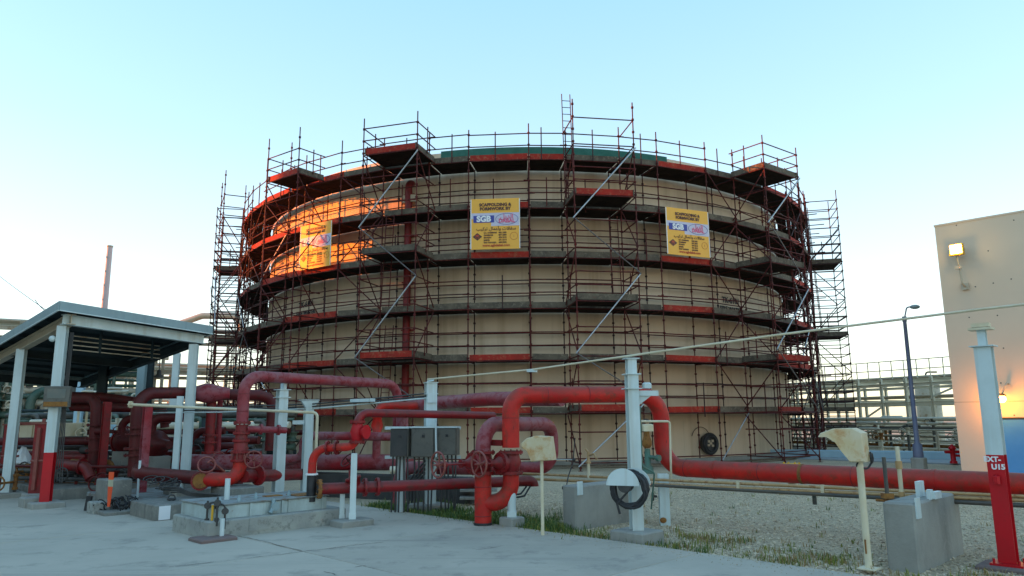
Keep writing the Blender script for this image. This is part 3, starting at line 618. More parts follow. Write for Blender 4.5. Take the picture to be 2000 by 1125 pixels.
sq_post('tall white square post under the red S-bend pipe, on a concrete pad', (-2.75, 12.98), 0.1, 1.2, .105, (.62, .42, .105))
sq_post('short white square post behind the tall one under the lower red pipe', (-2.98, 13.2), 0.05, .5, .085)
sq_post('fat round white stub post under the U-bend of the red risers', (-.03, 12.85), .13, .62, .14, (.32, .32, .14), True)
sq_post('white pipe stub standing on the pump pit beside the red pipe bend', (-4.75, 12.55), .3, .82, .085, None, True)
sq_post('white pipe stub standing by the grey plinths', (-6.85, 15.6), .25, .72, .07, None, True)
sq_post('thin grey stub standing behind the orange marker', (-7.9, 15.9), .15, .95, .05, None, True)
# concrete pipe plinths
def plinth(label, corner, along, back, h, z0=-0.1):
    c = V((corner[0], corner[1], 0)); ctr = c+EU*along/2-EV*back/2; t = thing('concrete_plinth', label, 'plinth', ctr, 'concrete plinths')
    m = MB(); m.bbox((ctr.x, ctr.y, (h+z0)/2), along, back, h-z0, EU, EV, 0.025); part('block', m, M_conc, t); return t, ctr
t, c = plinth('big concrete plinth under the red pipe near the numbered post', (4.77, 9.05), 1.85, .36, .74)
for a, b, w_, h_, dz in ((-.05, .0, .2, .16, .1), (-.22, -.16, .1, .1, .05), (-.1, -.2, .26, .07, .04)):
    m = MB(); m.box(c+EU*a+EV*(-b)+ZZ*(.74+dz), w_, .05, h_*1.2, EU, EV); part('pipe_clamp', m, M_white, t)
m = MB(); m.box(V((4.77, 9.05, .68))+EU*.1+EV*.012, .15, .02, .24, EU, EV); part('strap_plate', m, M_white, t)
t, c = plinth('concrete plinth under the conduits behind the hose reel', (1.03, 12.55), 1.75, .3, .66)
m = MB(); m.box(V((1.03, 12.55, .62))+EU*.1+EV*.012, .13, .02, .22, EU, EV); part('strap_plate', m, M_white, t)

# ================================================================== fire-water pipework
def handwheel(root, c, axis, R, mt=M_wheel, spokes=5, stem=0.5):
    d, a, b = MB().frame(axis); c = V(c); m = MB(); m.torus(c, d, R, R*.085, 28, 7); h = part('handwheel', m, mt, root)
    m = MB()
    for k in range(spokes):
        q = a*math.cos(2*math.pi*k/spokes+.4)+b*math.sin(2*math.pi*k/spokes+.4); m.tube([c-d*.02, c+q*R*.55-d*.012, c+q*R*.98], [R*.07, R*.06, R*.05], 6)
    m.lathe(c-d*.045, d, [(0, R*.16), (.075, R*.14), (.085, R*.06), (.13, R*.06)], 10); part('spokes', m, mt, h)
    m = MB(); m.cyl(c, c-V(d)*stem, .016, 8); part('stem', m, mt, root)
    return h
def gate_valve(root, c, axis, r, side, mt, L=.34, wheel=.2, reach=.75, spokes=5, wmt=M_wheel):
    d = V(axis).normalized(); c = V(c); sd = V(side).normalized()
    m = MB(); m.lathe(c-d*L/2, d, [(0, r*1.02), (L*.25, r*1.1), (L*.5, r*1.28), (L*.75, r*1.1), (L, r*1.02)], 20)
    m.lathe(c, sd, [(0, r*.95), (r*1.25, r*.95), (r*1.5, r*.8)], 18); vb = part('valve_body', m, mt, root)
    m = MB(); m.flange(c-d*L/2, d, r*1.5, .045); part('flange', m, mt, root)
    m = MB(); m.flange(c+d*L/2, d, r*1.5, .045); part('flange', m, mt, root)
    m = MB(); m.flange(c+sd*r*1.55, sd, r*1.3, .06, 12); m.lathe(c+sd*r*1.6, sd, [(0, r*.9), (.12, r*.45), (.2, r*.35), (.22, r*.5), (.25, r*.5)], 14)
    e = c+sd*(r*1.6+.2); _, a, b = m.frame(sd)
    for q in (a, -a): m.tube([e+q*r*.4, e+sd*(reach-r*1.6-.32)+q*r*.25], .018, 6)
    m.lathe(e+sd*(reach-r*1.6-.36), sd, [(0, r*.4), (.05, r*.4), (.08, .03)], 10)
    part('bonnet', m, mt, root)
    handwheel(root, c+sd*reach, sd, wheel, wmt, spokes, .3)
FW = 'fire-water pipe runs'
B = V((-.04, 12.9, 0)); Cx = V((2.76, 13.84, 0)); zt = 2.18
t = thing('pipe_run', 'thick bright red pipe: tall hoop across, drop, then low run past the numbered post', 'pipe', (2.7, 13.8, .87), FW)
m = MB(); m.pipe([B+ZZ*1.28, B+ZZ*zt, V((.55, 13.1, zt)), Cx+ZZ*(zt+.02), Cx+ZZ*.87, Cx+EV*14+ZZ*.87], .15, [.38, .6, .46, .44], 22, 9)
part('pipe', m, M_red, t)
d_ = (Cx-B).normalized()
for q, dd in ((V((.58, 13.11, zt)), d_), (V((-.04, 12.9, 1.78)), ZZ)): m = MB(); m.lathe(q-dd*.006, dd, [(0, .153), (.012, .153)], 22); part('weld', m, M_redd, t)
for q in (B+ZZ*1.62, Cx+ZZ*1.72, Cx+ZZ*1.34, Cx-d_*.5+ZZ*(zt+.02), Cx-d_*1.5+ZZ*(zt+.015), Cx+EV*.5+ZZ*.87, Cx+EV*1.9+ZZ*.87, Cx+EV*3.4+ZZ*.87, Cx+EV*5.4+ZZ*.87):
    dd = ZZ if q.z in (B.z+1.62, Cx.z+1.72, Cx.z+1.34) else (EV if q.z < 1 else d_)
    m = MB(); m.lathe(q-dd*.008, dd, [(0, .1502), (.004, .1545), (.012, .1545), (.016, .1502)], 22); part('weld', m, M_redd, t)
for s in (1.05, 2.6, 4.5): m = MB(); m.lathe(Cx+EV*s+ZZ*.87-EV*.02, EV, [(0, .156), (.05, .156)], 22); part('clamp_band', m, M_rust if s == 2.6 else M_red, t)
A_ = V((-.52, 12.94, 0))
t = thing('pipe_run', 'pair of red risers joined by a U-bend with two side handwheels', 'pipe', (-.52, 12.94, 0), FW)
m = MB(); m.cyl(A_-ZZ*.05, A_+ZZ*.87, .145, 22); part('riser', m, M_red, t)
m = MB(); m.pipe([B+ZZ*.87, B+ZZ*.36, A_+ZZ*.36+EV*.0], .14, .34, 22, 9); part('u_bend', m, M_red, t)
for z in (.14, .62): m = MB(); m.lathe(A_+ZZ*z, ZZ, [(0, .1455), (.004, .15), (.012, .15), (.016, .1455)], 22); part('weld', m, M_redd, t)
m = MB(); m.lathe(A_+ZZ*-.02, ZZ, [(0, .16), (.06, .16)], 22); part('base_collar', m, M_black, t)
sd = V((-.77, -.62, .0))
gate_valve(t, A_+ZZ*1.03, ZZ, .14, sd, M_redd, .34, .205, .92); gate_valve(t, B+ZZ*1.03, ZZ, .14, sd, M_redd, .34, .205, .68)
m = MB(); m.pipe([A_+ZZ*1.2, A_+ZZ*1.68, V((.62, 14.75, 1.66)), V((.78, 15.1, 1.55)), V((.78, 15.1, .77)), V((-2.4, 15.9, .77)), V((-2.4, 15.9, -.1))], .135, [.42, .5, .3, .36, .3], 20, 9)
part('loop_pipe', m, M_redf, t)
m = MB(); m.box(V((-.28, 12.95, 1.36)), .3, .09, .1, EV, EU); part('brace', m, M_redd, t)
# header behind at hoop height
t = thing('pipe_run', 'dull brown-red pipe passing behind the pale post at hoop height', 'pipe', (-2.8, 18, 1), FW)
m = MB(); m.pipe([V((1.0, 15.1, 2.16)), at(960, 779, 16.3), at(850, 787, 18.0), at(785, 797, 18.9), V((-2.78, 18.9, .9))], .155, [.5, .5, .3, .4], 20); part('pipe', m, M_redf, t)
# lower red line with blind flange
t = thing('pipe_run', 'low red pipe with an open rusty flange end, passing behind the risers', 'pipe', (-3.3, 13, .6), FW)
L0, L1 = at(624, 955, 13.0), at(1042, 939, 14.5); d_ = (L1-L0).normalized()
m = MB(); m.pipe([L0, L0+d_*2.6, L1, L1-ZZ*.1], .098, .3, 18); part('pipe', m, M_redd, t)
m = MB(); m.flange(L0, d_, .165, .05, 8); part('flange', m, M_rust, t)
m = MB(); m.lathe(L0-d_*.04, d_, [(0, .06), (.03, .09)], 16); part('end_opening', m, M_black, t)
for s in (.78, 1.0): m = MB(); m.flange(L0+d_*s, d_, .16, .04, 8); part('flange', m, M_redd, t)
v = L0+d_*.62; up = V((-.28, -.1, .95))
m = MB(); m.lathe(v, up, [(0, .1), (.14, .11), (.15, .14), (.19, .14), (.2, .07), (.32, .04)], 14); part('bonnet', m, M_redd, t)
handwheel(t, v+up*.5, V((-.45, -.5, .62)), .145, M_mar, 4, .25)
m = MB(); m.tube([L1-d_*.06, L1-d_*.34-ZZ*.22+EV*.1, L1-d_*.5-ZZ*.24+EV*.1], .018, 7); m.tube([L1-d_*.0, L1-d_*.3-ZZ*.26+EV*.14, L1-d_*.46-ZZ*.28+EV*.14], .018, 7); part('cable', m, M_black, t)
# S-bend branch
t = thing('pipe_run', 'thin red S-bend pipe with a bright red check valve and white end ring', 'pipe', (-3.45, 13, .8), FW)
a0, a1, a2, a3, a4 = at(609, 926, 13.05), at(612, 876, 13.05), at(697, 872, 12.95), at(698, 806, 12.95), at(965, 812, 14.4)
m = MB(); m.pipe([a0, a1, a2, V((a2.x, a2.y, a2.z+.22))], .072, [.26, .2], 16); part('lower_bend', m, M_red, t)
m = MB(); m.pipe([V((a2.x, a2.y, a3.z-.3)), V((a2.x, a2.y, a3.z)), a4], .072, .2, 16); part('upper_bend', m, M_redd, t)
vz = (a2.z+.22+a3.z-.3)/2; vc = V((a2.x, a2.y, vz))
m = MB(); m.lathe(vc-ZZ*.15, ZZ, [(0, .09), (.06, .1), (.15, .125), (.24, .1), (.30, .09)], 16); m.lathe(vc, V((.9, -.45, 0)), [(0, .08), (.16, .08), (.17, .12), (.2, .12)], 14); part('check_valve', m, M_redpost, t)
for z in (-.17, .17): m = MB(); m.flange(vc+ZZ*z, ZZ, .135, .035, 8); part('flange', m, M_redd, t)
mid = a1.lerp(a2, .42); dd = (a2-a1).normalized()
for s in (-.07, .09): m = MB(); m.flange(mid+dd*s, dd, .125, .025, 6); part('flange', m, M_redd, t)
m = MB(); m.lathe(a0-ZZ*.015, ZZ, [(0, .105), (.03, .105)], 18); part('end_ring', m, M_lw, t)
m = MB(); m.lathe(a0-ZZ*.46, ZZ, [(0, .08), (.44, .08)], 14); part('lower_stub', m, M_black, t)
# arched pipe and valve stack
t = thing('pipe_run', 'tall faded red arch pipe rising from a stacked valve set beside the pump pit', 'pipe', (-5.54, 15.2, .6), FW)
S0 = V((-5.53, 15.2, 0)); R0 = V((-2.95, 19.0, 0))
m = MB(); m.pipe([S0+ZZ*1.72, S0+ZZ*2.68, R0+ZZ*2.66, R0+ZZ*.9], .118, [.36, .42], 20, 9); part('arch_pipe', m, M_redf, t)
m = MB(); m.lathe(S0+ZZ*.95, ZZ, [(0, .14), (.36, .135), (.4, .12), (.74, .125)], 20); part('valve_stack', m, M_redd, t)
for z in (1.95, 2.3): m = MB(); m.lathe(S0+ZZ*z, ZZ, [(0, .1185), (.004, .123), (.012, .123), (.016, .1185)], 20); part('weld', m, M_redd, t)
ad = (R0-S0).normalized()
for f in (.5, 1.9, 3.2): m = MB(); m.lathe(S0+ad*f+ZZ*(2.68-.02*f/4.6), ad, [(0, .1185), (.004, .123), (.012, .123), (.016, .1185)], 20); part('weld', m, M_redd, t)
for z in (.98, 1.14, 1.37, 1.52, 1.72): m = MB(); m.flange(S0+ZZ*z, ZZ, .19 if z < 1.2 else .17, .04, 10); part('flange', m, M_redd, t)
for i in range(8):
    q = V((math.cos(i*.785), math.sin(i*.785), 0))*.175; m = MB(); m.cyl(S0+q+ZZ*1.0, S0+q+ZZ*1.12, .012, 6); part('stud_bolt', m, M_wheel, t)
handwheel(t, S0+V((.33, -.16, 1.0)), V((.25, -.95, .05)), .165, M_wheel, 6, .25)
m = MB(); m.pipe([S0+ZZ*1.6+V((.1, 0, 0)), S0+V((.75, .5, 1.56))], .07, .1, 14); m.flange(S0+V((.32, .2, 1.59)), V((.75, .5, -.04)), .11, .04, 8); m.flange(S0+V((.62, .41, 1.57)), V((.75, .5, -.04)), .11, .04, 8); part('side_branch', m, M_redf, t)
m = MB(); m.pipe([S0+ZZ*.95, S0+ZZ*.62, at(418, 937, 14.9), at(395, 937, 15.1)], .135, [.3, .3], 20); part('foot_bend', m, M_red, t)
m = MB(); m.pipe([S0+V((.1, .0, .66)), at(600, 926, 17.2)], .125, .1, 18); part('low_branch', m, M_redd, t)
m = MB(); m.flange(S0+V((.3, .25, .66)), V((.9, 1.6, 0)), .2, .05, 10); part('flange', m, M_redd, t)
m = MB(); m.tube([S0+V((-.25, -.1, .75)), S0+V((-.45, -.35, 1.0)), S0+V((-.5, -.4, .95))], .025, 7); m.torus(S0+V((-.5, -.42, .92)), V((.3, -.8, .4)), .16, .018, 18, 6); part('lever', m, M_wheel, t)
# suction header with the rusty blind flange
t = thing('pipe_run', 'maroon header pipe along the plinths with a rusty blind flange facing the yard', 'pipe', (-6.4, 15.2, .6), FW)
h0, h1 = at(445, 938, 15.3), at(270, 924, 16.0); d_ = (h1-h0).normalized()
m = MB(); m.pipe([h0, h1, h1+V((-.6, 1.2, 0))], .14, .3, 20); part('pipe', m, M_mar, t)
hc = at(392, 937, 15.2); nv = VIEW(hc)
m = MB(); m.cyl(hc, hc+nv*.3, .12, 18); part('tee_branch', m, M_mar, t)
m = MB(); m.flange(hc+nv*.32, nv, .185, .045, 12); part('flange', m, M_redd, t)
m = MB(); m.lathe(hc+nv*.345, nv, [(0, .15), (.02, .14)], 20); part('blind_cover', m, M_rust, t)
# fat header behind the posts
t = thing('pipe_run', 'fat purple-faded header pipe lying behind the pale posts', 'pipe', (-4, 18.4, .7), FW)
g0, g1 = at(500, 903, 18.6), at(772, 903, 18.0)
m = MB(); m.pipe([g0+V((-2, .4, 0)), g0, g1, g1+V((.4, -.1, 0))], .19, .5, 20); part('header', m, M_redf, t)
m = MB(); m.pipe([at(552, 900, 18.2), at(592, 893, 18.0), at(592, 851, 17.8), at(775, 853, 17.6)], .10, [.3, .34], 16); part('branch', m, M_redf, t)
q = at(735, 890, 18.0)
m = MB(); m.cyl(q-ZZ*.1, V((q.x, q.y, 1.45)), .10, 16); part('riser', m, M_redf, t)
m = MB(); m.lathe(V((q.x, q.y, 1.42)), ZZ, [(0, .14), (.03, .14), (.05, .1), (.2, .15), (.38, .1), (.4, .14), (.43, .14)], 16); m.pipe([V((q.x, q.y, 1.8)), V((q.x, q.y, 2.1)), V((q.x+1.2, q.y+.4, 2.1))], .1, .2, 14); part('valve_body', m, M_red, t)
m = MB(); m.cyl(at(762, 918, 17.4), at(832, 916, 17.4), .085, 16); part('insulated_sleeve', m, M_steelw, t)
# cream inverted-L pipe
t = thing('pipe_run', 'thin cream pipe bent down in an inverted L in front of the arch', 'pipe', (-4.3, 15.6, 0), 'thin cream and conduit lines')
k0, k1 = at(620, 806, 15.9), at(255, 790, 16.4)
m = MB(); m.pipe([V((k0.x, k0.y, -.05)), k0, at(400, 797, 16.1), k1], .032, .1, 10); part('pipe', m, M_cream, t)
m = MB(); m.flange(k1, (k1-k0), .075, .03, 6); part('flange', m, M_cream, t)
# overhead conduits
t = thing('conduit_run', 'long pale conduit sloping up from post to post above the red pipes', 'conduit', (1.8, 11.3, 2.7), 'thin cream and conduit lines')
cs = [at(835, 741, 15.1), at(1040, 722, 12.9), at(1236, 694, 11.3), at(1520, 654, 10.3), at(1908, 605, 9.25), at(2060, 588, 8.6)]
m = MB(); m.tube(cs, .0165, 8); part('conduit', m, M_cream, t)
for q in (at(1039, 724, 12.9),): m = MB(); m.box(q, .18, .05, .05, d_.normalized(), ZZ.cross(d_).normalized()); part('conduit_box', m, M_white, t)
t = thing('conduit_run', 'bundle of dark thin conduits from the pale post toward the canopy', 'conduit', (-4.6, 16.9, 2.2), 'thin cream and conduit lines')
for dy, mt in ((0, M_dark), (5, M_dark), (9, M_white)):
    m = MB(); m.tube([at(838, 768+dy, 15.1), at(725, 779+dy, 15.9), at(610, 789+dy, 16.9), at(430, 796+dy, 17.6), at(300, 797+dy, 18.4)], .016, 7); part('conduit', m, mt, t)
m = MB(); m.box(at(708, 782, 16), .7, .14, .07, V((-.75, .66, 0)), V((.66, .75, 0))); part('cable_tray', m, M_white, t)
t = thing('conduit_run', 'twin rusty conduits running low along the red pipe', 'conduit', (3.5, 12.0, .66), 'thin cream and conduit lines')
for y0, y1, r_, mt in ((924, 967, .024, M_brass), (934, 975, .026, M_brass), (939, 984, .03, M_steeld)):
    a, b = at(1005 if r_ < .03 else 1270, y0 if r_ < .03 else 947, 15.0 if r_ < .03 else 13.1), at(1940, y1, 9.95); d2 = (b-a).normalized()
    m = MB(); m.tube([a, b, b+d2*6], r_, 8); part('conduit', m, mt, t)
    for s in (2.2, 4.6, 5.9):
        if r_ < .03: m = MB(); m.box(a+d2*s, .05, .05, .07, d2, ZZ.cross(d2)); part('coupling', m, M_cream, t)
m = MB(); q = at(1590, 965, 12.0); m.box(q-ZZ*.06, .05, .05, .2); part('hanger', m, M_steeld, t)
# small brass-coloured items on the conduits
def stand(label, px, y0, y1, Y, r_, mt, extra=None):
    a, b = at(px[0], y0, Y), at(px[1], y1, Y); t = thing('standpipe', label, 'standpipe', a, 'small standpipes'); m = MB(); m.cyl(a, V((a.x, a.y, b.z)), r_, 10); part('pipe', m, mt, t); return t, a, V((a.x, a.y, b.z))
t, a, b = stand('tiny cream standpipe with a brass tap, in front of the tank', (1150, 1150), 934, 905, 13.9, .03, M_cream)
m = MB(); m.lathe(b, ZZ, [(0, .05), (.03, .05), (.05, .03), (.2, .025)], 10); m.tube([b+ZZ*.14, b+ZZ*.18+EV*.14, b+ZZ*.08+EV*.2], .022, 7); m.tube([b+ZZ*.2, b+ZZ*.26-EV*.06], .02, 6); part('tap', m, M_brass, t)
t, a, b = stand('cream stub with a wide yellow flange against the red pipe', (1549, 1549), 948, 915, 12.3, .075, M_cream)
m = MB(); m.flange(b+ZZ*.0, ZZ, .15, .04, 8); m.flange(b+ZZ*.06, ZZ, .15, .035, 8); part('flange', m, M_yellow, t)
t, a, b = stand('cream weathered standpipe behind the big plinth', (1763, 1750), 985, 872, 9.9, .027, M_cream)
m = MB(); m.lathe(a+ZZ*.45, ZZ, [(0, .042), (.1, .042)], 10); m.lathe(a+ZZ*.1, ZZ, [(0, .04), (.06, .04)], 10); part('coupling', m, M_brass, t)
t, a, b = stand('slim grey standpipe with rusty clamp between hood and plinth', (1745, 1722), 1096, 893, 9.5, .024, M_steeld)
m = MB(); m.box(a+ZZ*.78, .12, .1, .06); m.cyl(a+ZZ*.72-EV*.14, a+ZZ*.72+EV*.14, .018, 6); m.lathe(a+ZZ*.5, ZZ, [(0, .03), (.2, .04), (.24, .03)], 8); part('clamp', m, M_rust, t)
m = MB(); m.tube(rounded([a+ZZ*.6+EV*.05, a+ZZ*.3+EV*.22, a+EV*.2-ZZ*.03, a+EV*.05-ZZ*.03], .2), .01, 6); part('cable', m, M_black, t)
# thin pale frame beside the drop of the big pipe
t = thing('pipe_run', 'thin pale pipe frame hugging the drop of the big red pipe', 'pipe', (2.9, 13.5, .7), 'thin cream and conduit lines')
m = MB(); m.pipe([at(1247, 823, 13.2), at(1308, 823, 13.45), at(1311, 938, 13.45)], .02, .05, 8); part('pipe', m, M_cream, t)
# valve group behind the hose-reel post
t = thing('valve_group', 'cluster of small corroded valves beside the big red drop pipe', 'valves', at(1268, 930, 13.6))
q = at(1266, 925, 13.6)
m = MB(); m.lathe(q+ZZ*.45, ZZ, [(0, .05), (.05, .09), (.12, .09), (.2, .06), (.3, .05), (.32, .08), (.4, .08)], 12); part('rusty_valve', m, M_rust, t)
m = MB(); m.lathe(q, ZZ, [(0, .1), (.1, .1), (.15, .06), (.44, .05)], 12); m.cyl(q+ZZ*.12, q+ZZ*.12+EV*-.3, .04, 8); m.cyl(q+ZZ*.3, q+ZZ*.28+EV*.25, .035, 8); m.lathe(q+ZZ*.28+EV*.2, EV, [(0, .06), (.06, .06)], 10); part('green_valve', m, M_greenv, t)
m = MB(); m.torus(q+ZZ*.9, V((.2, -.9, .3)), .07, .012, 16, 6); part('hand_lever', m, M_dark, t)
# hanging rope from the scaffold foot
t = thing('silver_prop', 'slanting silver prop tube with a hanging black rope end', 'prop', at(1110, 950, 14))
q0, q1 = at(1125, 790, 27.6), at(1121, 900, 26)
m = MB(); m.tube([at(1123, 855, 14.1), at(1119, 905, 14.1), at(1110, 930, 14.0), at(1104, 962, 13.8)], .012, 6); m.sphere(at(1121, 898, 14.1), .035, 8, 6); m.sphere(at(1102, 953, 13.8), .045, 8, 6); part('rope', m, M_dark, t)
m = MB(); m.cyl(at(1078, 897, 14.6), at(1120, 898, 14.1), .012, 6); part('rod', m, M_white, t)

# ================================================================== hoods on posts
def hood(label, prof, ext, px, y0, y1, Y, r_, mt=M_hood):
    base = at(px[0], y0, Y); t = thing('hooded_box', label, 'instrument hood', base, 'weather hoods on posts')
    top = at(px[1], y1, Y); m = MB(); m.cyl(base-ZZ*.04, V((base.x, base.y, top.z)), r_, 12); part('post', m, M_cream, t)
    m = MB(); m.box(base-ZZ*.0, .2, .2, .015, EV, EU); part('base_plate', m, M_cream, t)
    P = [at(x, y, Y-.12) for x, y in prof]; e = V(ext); m = MB(); n = len(P)
    c = sum(P, V((0, 0, 0)))/n; ins = [p+(c-p)*.06 for p in P]
    m.loft([[p for p in ins], [p+e*.08 for p in P], [p+e*.92 for p in P], [p+e for p in ins]], True, False)
    part('hood', m, mt, t)
    m = MB()
    for f in (.25, .75): m.cyl(P[0]+e*f-ZZ*.0, P[0]+e*f+V((-.004, -.004, .002)), .014, 6)
    part('screw', m, M_dark, t); return t, base, V((base.x, base.y, top.z)), P, e
t, a, b, P, e = hood('cream weather hood on a post beside the red loop pipe', [(1018, 874), (1017, 866), (1028, 856), (1046, 851), (1072, 853), (1078, 899), (1036, 902), (1030, 884)], V((.09, .2, 0)), (1060, 1055), 1047, 898, 11.78, .026)
t, a, b, P, e = hood('rust-stained weather hood with a drooping visor, on a leaning cream post', [(1597, 853), (1601, 846), (1626, 837), (1664, 836), (1684, 846), (1690, 903), (1660, 903), (1641, 880), (1630, 864), (1612, 853)], V((.16, .2, 0)), (1697, 1676), 1110, 900, 9.1, .04)
m = MB(); m.tube(rounded([b+V((-.02, -.02, -.02)), b+V((-.1, 0, -.06)), b+V((.1, .02, -.1)), b+V((.2, .05, .02)), b+V((.16, .05, .1))], .06), .012, 6); m.torus(b+V((.17, .04, .03)), V((.8, -.6, 0)), .055, .012, 14, 5); part('cable', m, M_black, t)
m = MB(); m.box(a+ZZ*.25+V((-.03, -.03, 0)), .012, .02, .16); part('rust_streak', m, M_rust, t)

# ================================================================== cabinets
for label, px, wd, hh, dp, rnd in (('leftmost grey control cabinet with a rounded dark face', (783, 864), .36, .54, .26, True), ('middle grey control cabinet with a square black latch', (829, 864), .48, .56, .26, False), ('rightmost grey control cabinet beyond the conduit', (875, 862), .42, .52, .24, False)):
    c = at(px[0], px[1], 14.75); n = rot(VIEW(c), -16); s_ = V((-n.y, n.x, 0)); t = thing('control_cabinet', label, 'cabinet', c-ZZ*hh/2, 'grey control cabinets')
    m = MB(); m.bbox(c, wd, dp, hh, s_, n, .012); part('body', m, M_box, t)
    m = MB(); m.bbox(c+n*(dp/2+.012), wd*.92, .03, hh*.94, s_, n, .006); part('door', m, M_dark if rnd else M_box, t)
    m = MB(); m.box(c+n*(dp/2+.034)+ZZ*hh*.22+s_*.02, .05, .02, .05, s_, n); part('latch', m, M_black, t)
    m = MB(); m.box(c+ZZ*(hh/2+.015)+n*.02, wd*1.06, dp*1.15, .03, s_, n); part('rain_lid', m, M_white, t)
    for k in range(5):
        q = c+s_*wd*(-.4+.2*k)+n*.03-ZZ*hh/2; x = rng.uniform(-.06, .06)
        m = MB(); m.tube([q, q-ZZ*.3+s_*x*.5, V((q.x, q.y, -.05))+s_*x], .017, 7); part('conduit', m, M_dark, t)
t = thing('cabinet_rail', 'pale steel rail frame that carries the three grey cabinets', 'frame', (-1.9, 14.9, 1))
m = MB(); m.beam(at(752, 836, 14.95), at(900, 836, 14.95), .06, .06, ZZ); m.beam(at(752, 893, 14.95), at(900, 893, 14.95), .06, .06, ZZ); part('rail', m, M_white, t)
m = MB(); m.cyl(at(851, 820, 14.55), at(852, 893, 14.55), .02, 8); part('conduit', m, M_white, t)
m = MB()
for k in range(4): m.tube(rounded([at(835+k*7, 895, 15.2), at(815+k*7, 918, 15.2), at(800+k*6, 938, 15.2), at(798+k*6, 990, 15.2)], .2), .02, 7)
part('flex_conduit', m, M_dark, t)

# added near-black low wall, standing in for shade behind the pipe rows
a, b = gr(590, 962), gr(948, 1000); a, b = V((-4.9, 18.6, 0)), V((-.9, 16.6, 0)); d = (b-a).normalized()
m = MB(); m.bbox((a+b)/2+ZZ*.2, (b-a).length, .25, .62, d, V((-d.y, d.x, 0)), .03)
solid('low_wall', m, mat('shade_dark', (.05, .048, .045), .9, var=(.08, .075, .07), vs_=1.5), (a+b)/2, 'low near-black wall added for the shade behind the low red pipe, left of the risers', 'wall')
for k in range(3): m = MB(); m.box((-.75, 16.3+.1*k, .1+.15*k), .8, .3, .05); solid('stacked_slab', m, M_concl, (-.75, 16.3+.1*k, .1+.15*k), ('lowest', 'middle', 'topmost')[k]+' pale slab of the small stack behind the red riser base', 'slab', 'pale slabs stacked behind the risers')

# ================================================================== steel canopy on the left
CA, CL_, CR = V((-9.66, 15.45, 4.3)), V((-9.66-.74*9, 15.45+.67*9, 3.42)), V((-7.67, 18.6, 4.14))
CB = CL_+CR-CA
can = thing('steel_canopy', 'grey-green steel shed roof on pale columns over the pump piping', 'canopy', (-11, 18, 0))
def quad_slab(m, P, h): m.hexa([p-ZZ*h for p in P]+list(P))
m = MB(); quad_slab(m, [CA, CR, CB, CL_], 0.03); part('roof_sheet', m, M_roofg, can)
dl, dr = (CL_-CA).normalized(), (CR-CA).normalized()
def strip(p, q, h, th, dz, nrm):
    m = MB(); p, q = V(p)+ZZ*dz, V(q)+ZZ*dz; n = V(nrm)*th
    m.hexa([p-ZZ*h, q-ZZ*h, q+n-ZZ*h, p+n-ZZ*h, p, q, q+n, p+n]); return m
for p, q, nn in ((CA, CR, V((.85, -.53, 0))), (CA, CL_, V((-.67, -.74, 0))), (CR, CB, V((.67, .74, 0))), (CL_, CB, V((-.85, .53, 0)))):
    part('fascia', strip(p, q, .19, .02, .012, nn), M_roofg, can)
    part('drip_edge', strip(p, q, .02, .035, -.179, nn), M_white, can)
for i in range(9):   # deck ribs seen from below
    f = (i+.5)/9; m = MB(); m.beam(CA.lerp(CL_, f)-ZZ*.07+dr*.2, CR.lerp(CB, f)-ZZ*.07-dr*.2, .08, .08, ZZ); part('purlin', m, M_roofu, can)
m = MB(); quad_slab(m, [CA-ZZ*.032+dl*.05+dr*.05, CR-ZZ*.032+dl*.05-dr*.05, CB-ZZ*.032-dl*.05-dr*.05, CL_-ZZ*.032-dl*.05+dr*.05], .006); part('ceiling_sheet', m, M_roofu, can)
i1 = CA+dl*.28+dr*.32
iR, iL = CR+dl*.28-dr*.2, CL_+dr*.32-dl*.3
def ib(p, q, dz, h, mt): m = MB(); m.ibeam(V(p)-ZZ*dz, V(q)-ZZ*dz, .18, h, .014); part('edge_beam', m, mt, can)
ib(i1-dr*.15, iR+dr*.12, .30, .22, M_white); ib(i1-dl*.12, iL, .30, .22, M_insul); ib(iR, CB+dl*-.3-dr*.2, .32, .22, M_roofu); ib(iL, CB-dl*.3-dr*.3, .32, .22, M_roofu)
mid = i1+dl*4.2; ib(mid, mid+(iR-i1), .32, .2, M_roofu)
def canopy_col(p, z1, wd, dp, nr, mt=M_white, z0=.1, name='column', ped=None, red=None):
    p = V((p[0], p[1], 0)); n = rot(VIEW(p), nr); s_ = V((-n.y, n.x, 0))
    if red:
        m = MB(); hpost(m, p, z0, red, wd, dp, n); part('lower_column', m, M_redpost, can); z0 = red
    m = MB(); hpost(m, p, z0, z1, wd, dp, n); part(name, m, mt, can)
    if ped: m = MB(); m.bbox((p.x, p.y, (z0 if not red else .1)/2-.03), ped, ped, .2, EV, EU, .02); part('column_footing', m, M_conc, can)
    return p, n, s_
c1 = at(107, 800, 15.95); p1, n1, s1 = canopy_col(c1, i1.z-.42, .19, .17, -20, ped=.62, red=1.13)
c2 = at(30, 800, 18.1); canopy_col(c2, 3.55, .19, .17, -24, ped=.7)
c3 = at(371, 790, 18.5); canopy_col(c3, 3.68, .2, .18, -14)
c4 = at(347, 850, 17.6); canopy_col(c4, 2.35, .13, .12, -14, name='half_column')
for px, Y, mt in ((203, 22.5, M_roofu), (278, 24.5, M_roofg), (292, 24.8, M_roofu)): q = at(px, 720, Y); canopy_col(q, 3.9 if px != 203 else 3.6, .24, .22, -18, mt, name='rear_column')
m = MB(); m.bbox((p1.x-.35, p1.y+.2, .05), .5, .5, .3, EV, EU, .02); part('column_footing', m, M_conc, can)
m = MB(); m.bbox(V((p1.x, p1.y, 2.30))+n1*.17+s1*.09, .50, .14, .44, s1, n1, .01); M_roofd = mat('faded_panel', (.12, .14, .125), .6, var=(.17, .16, .13), vs_=4)
tb = part('panel_box', m, M_box, can)
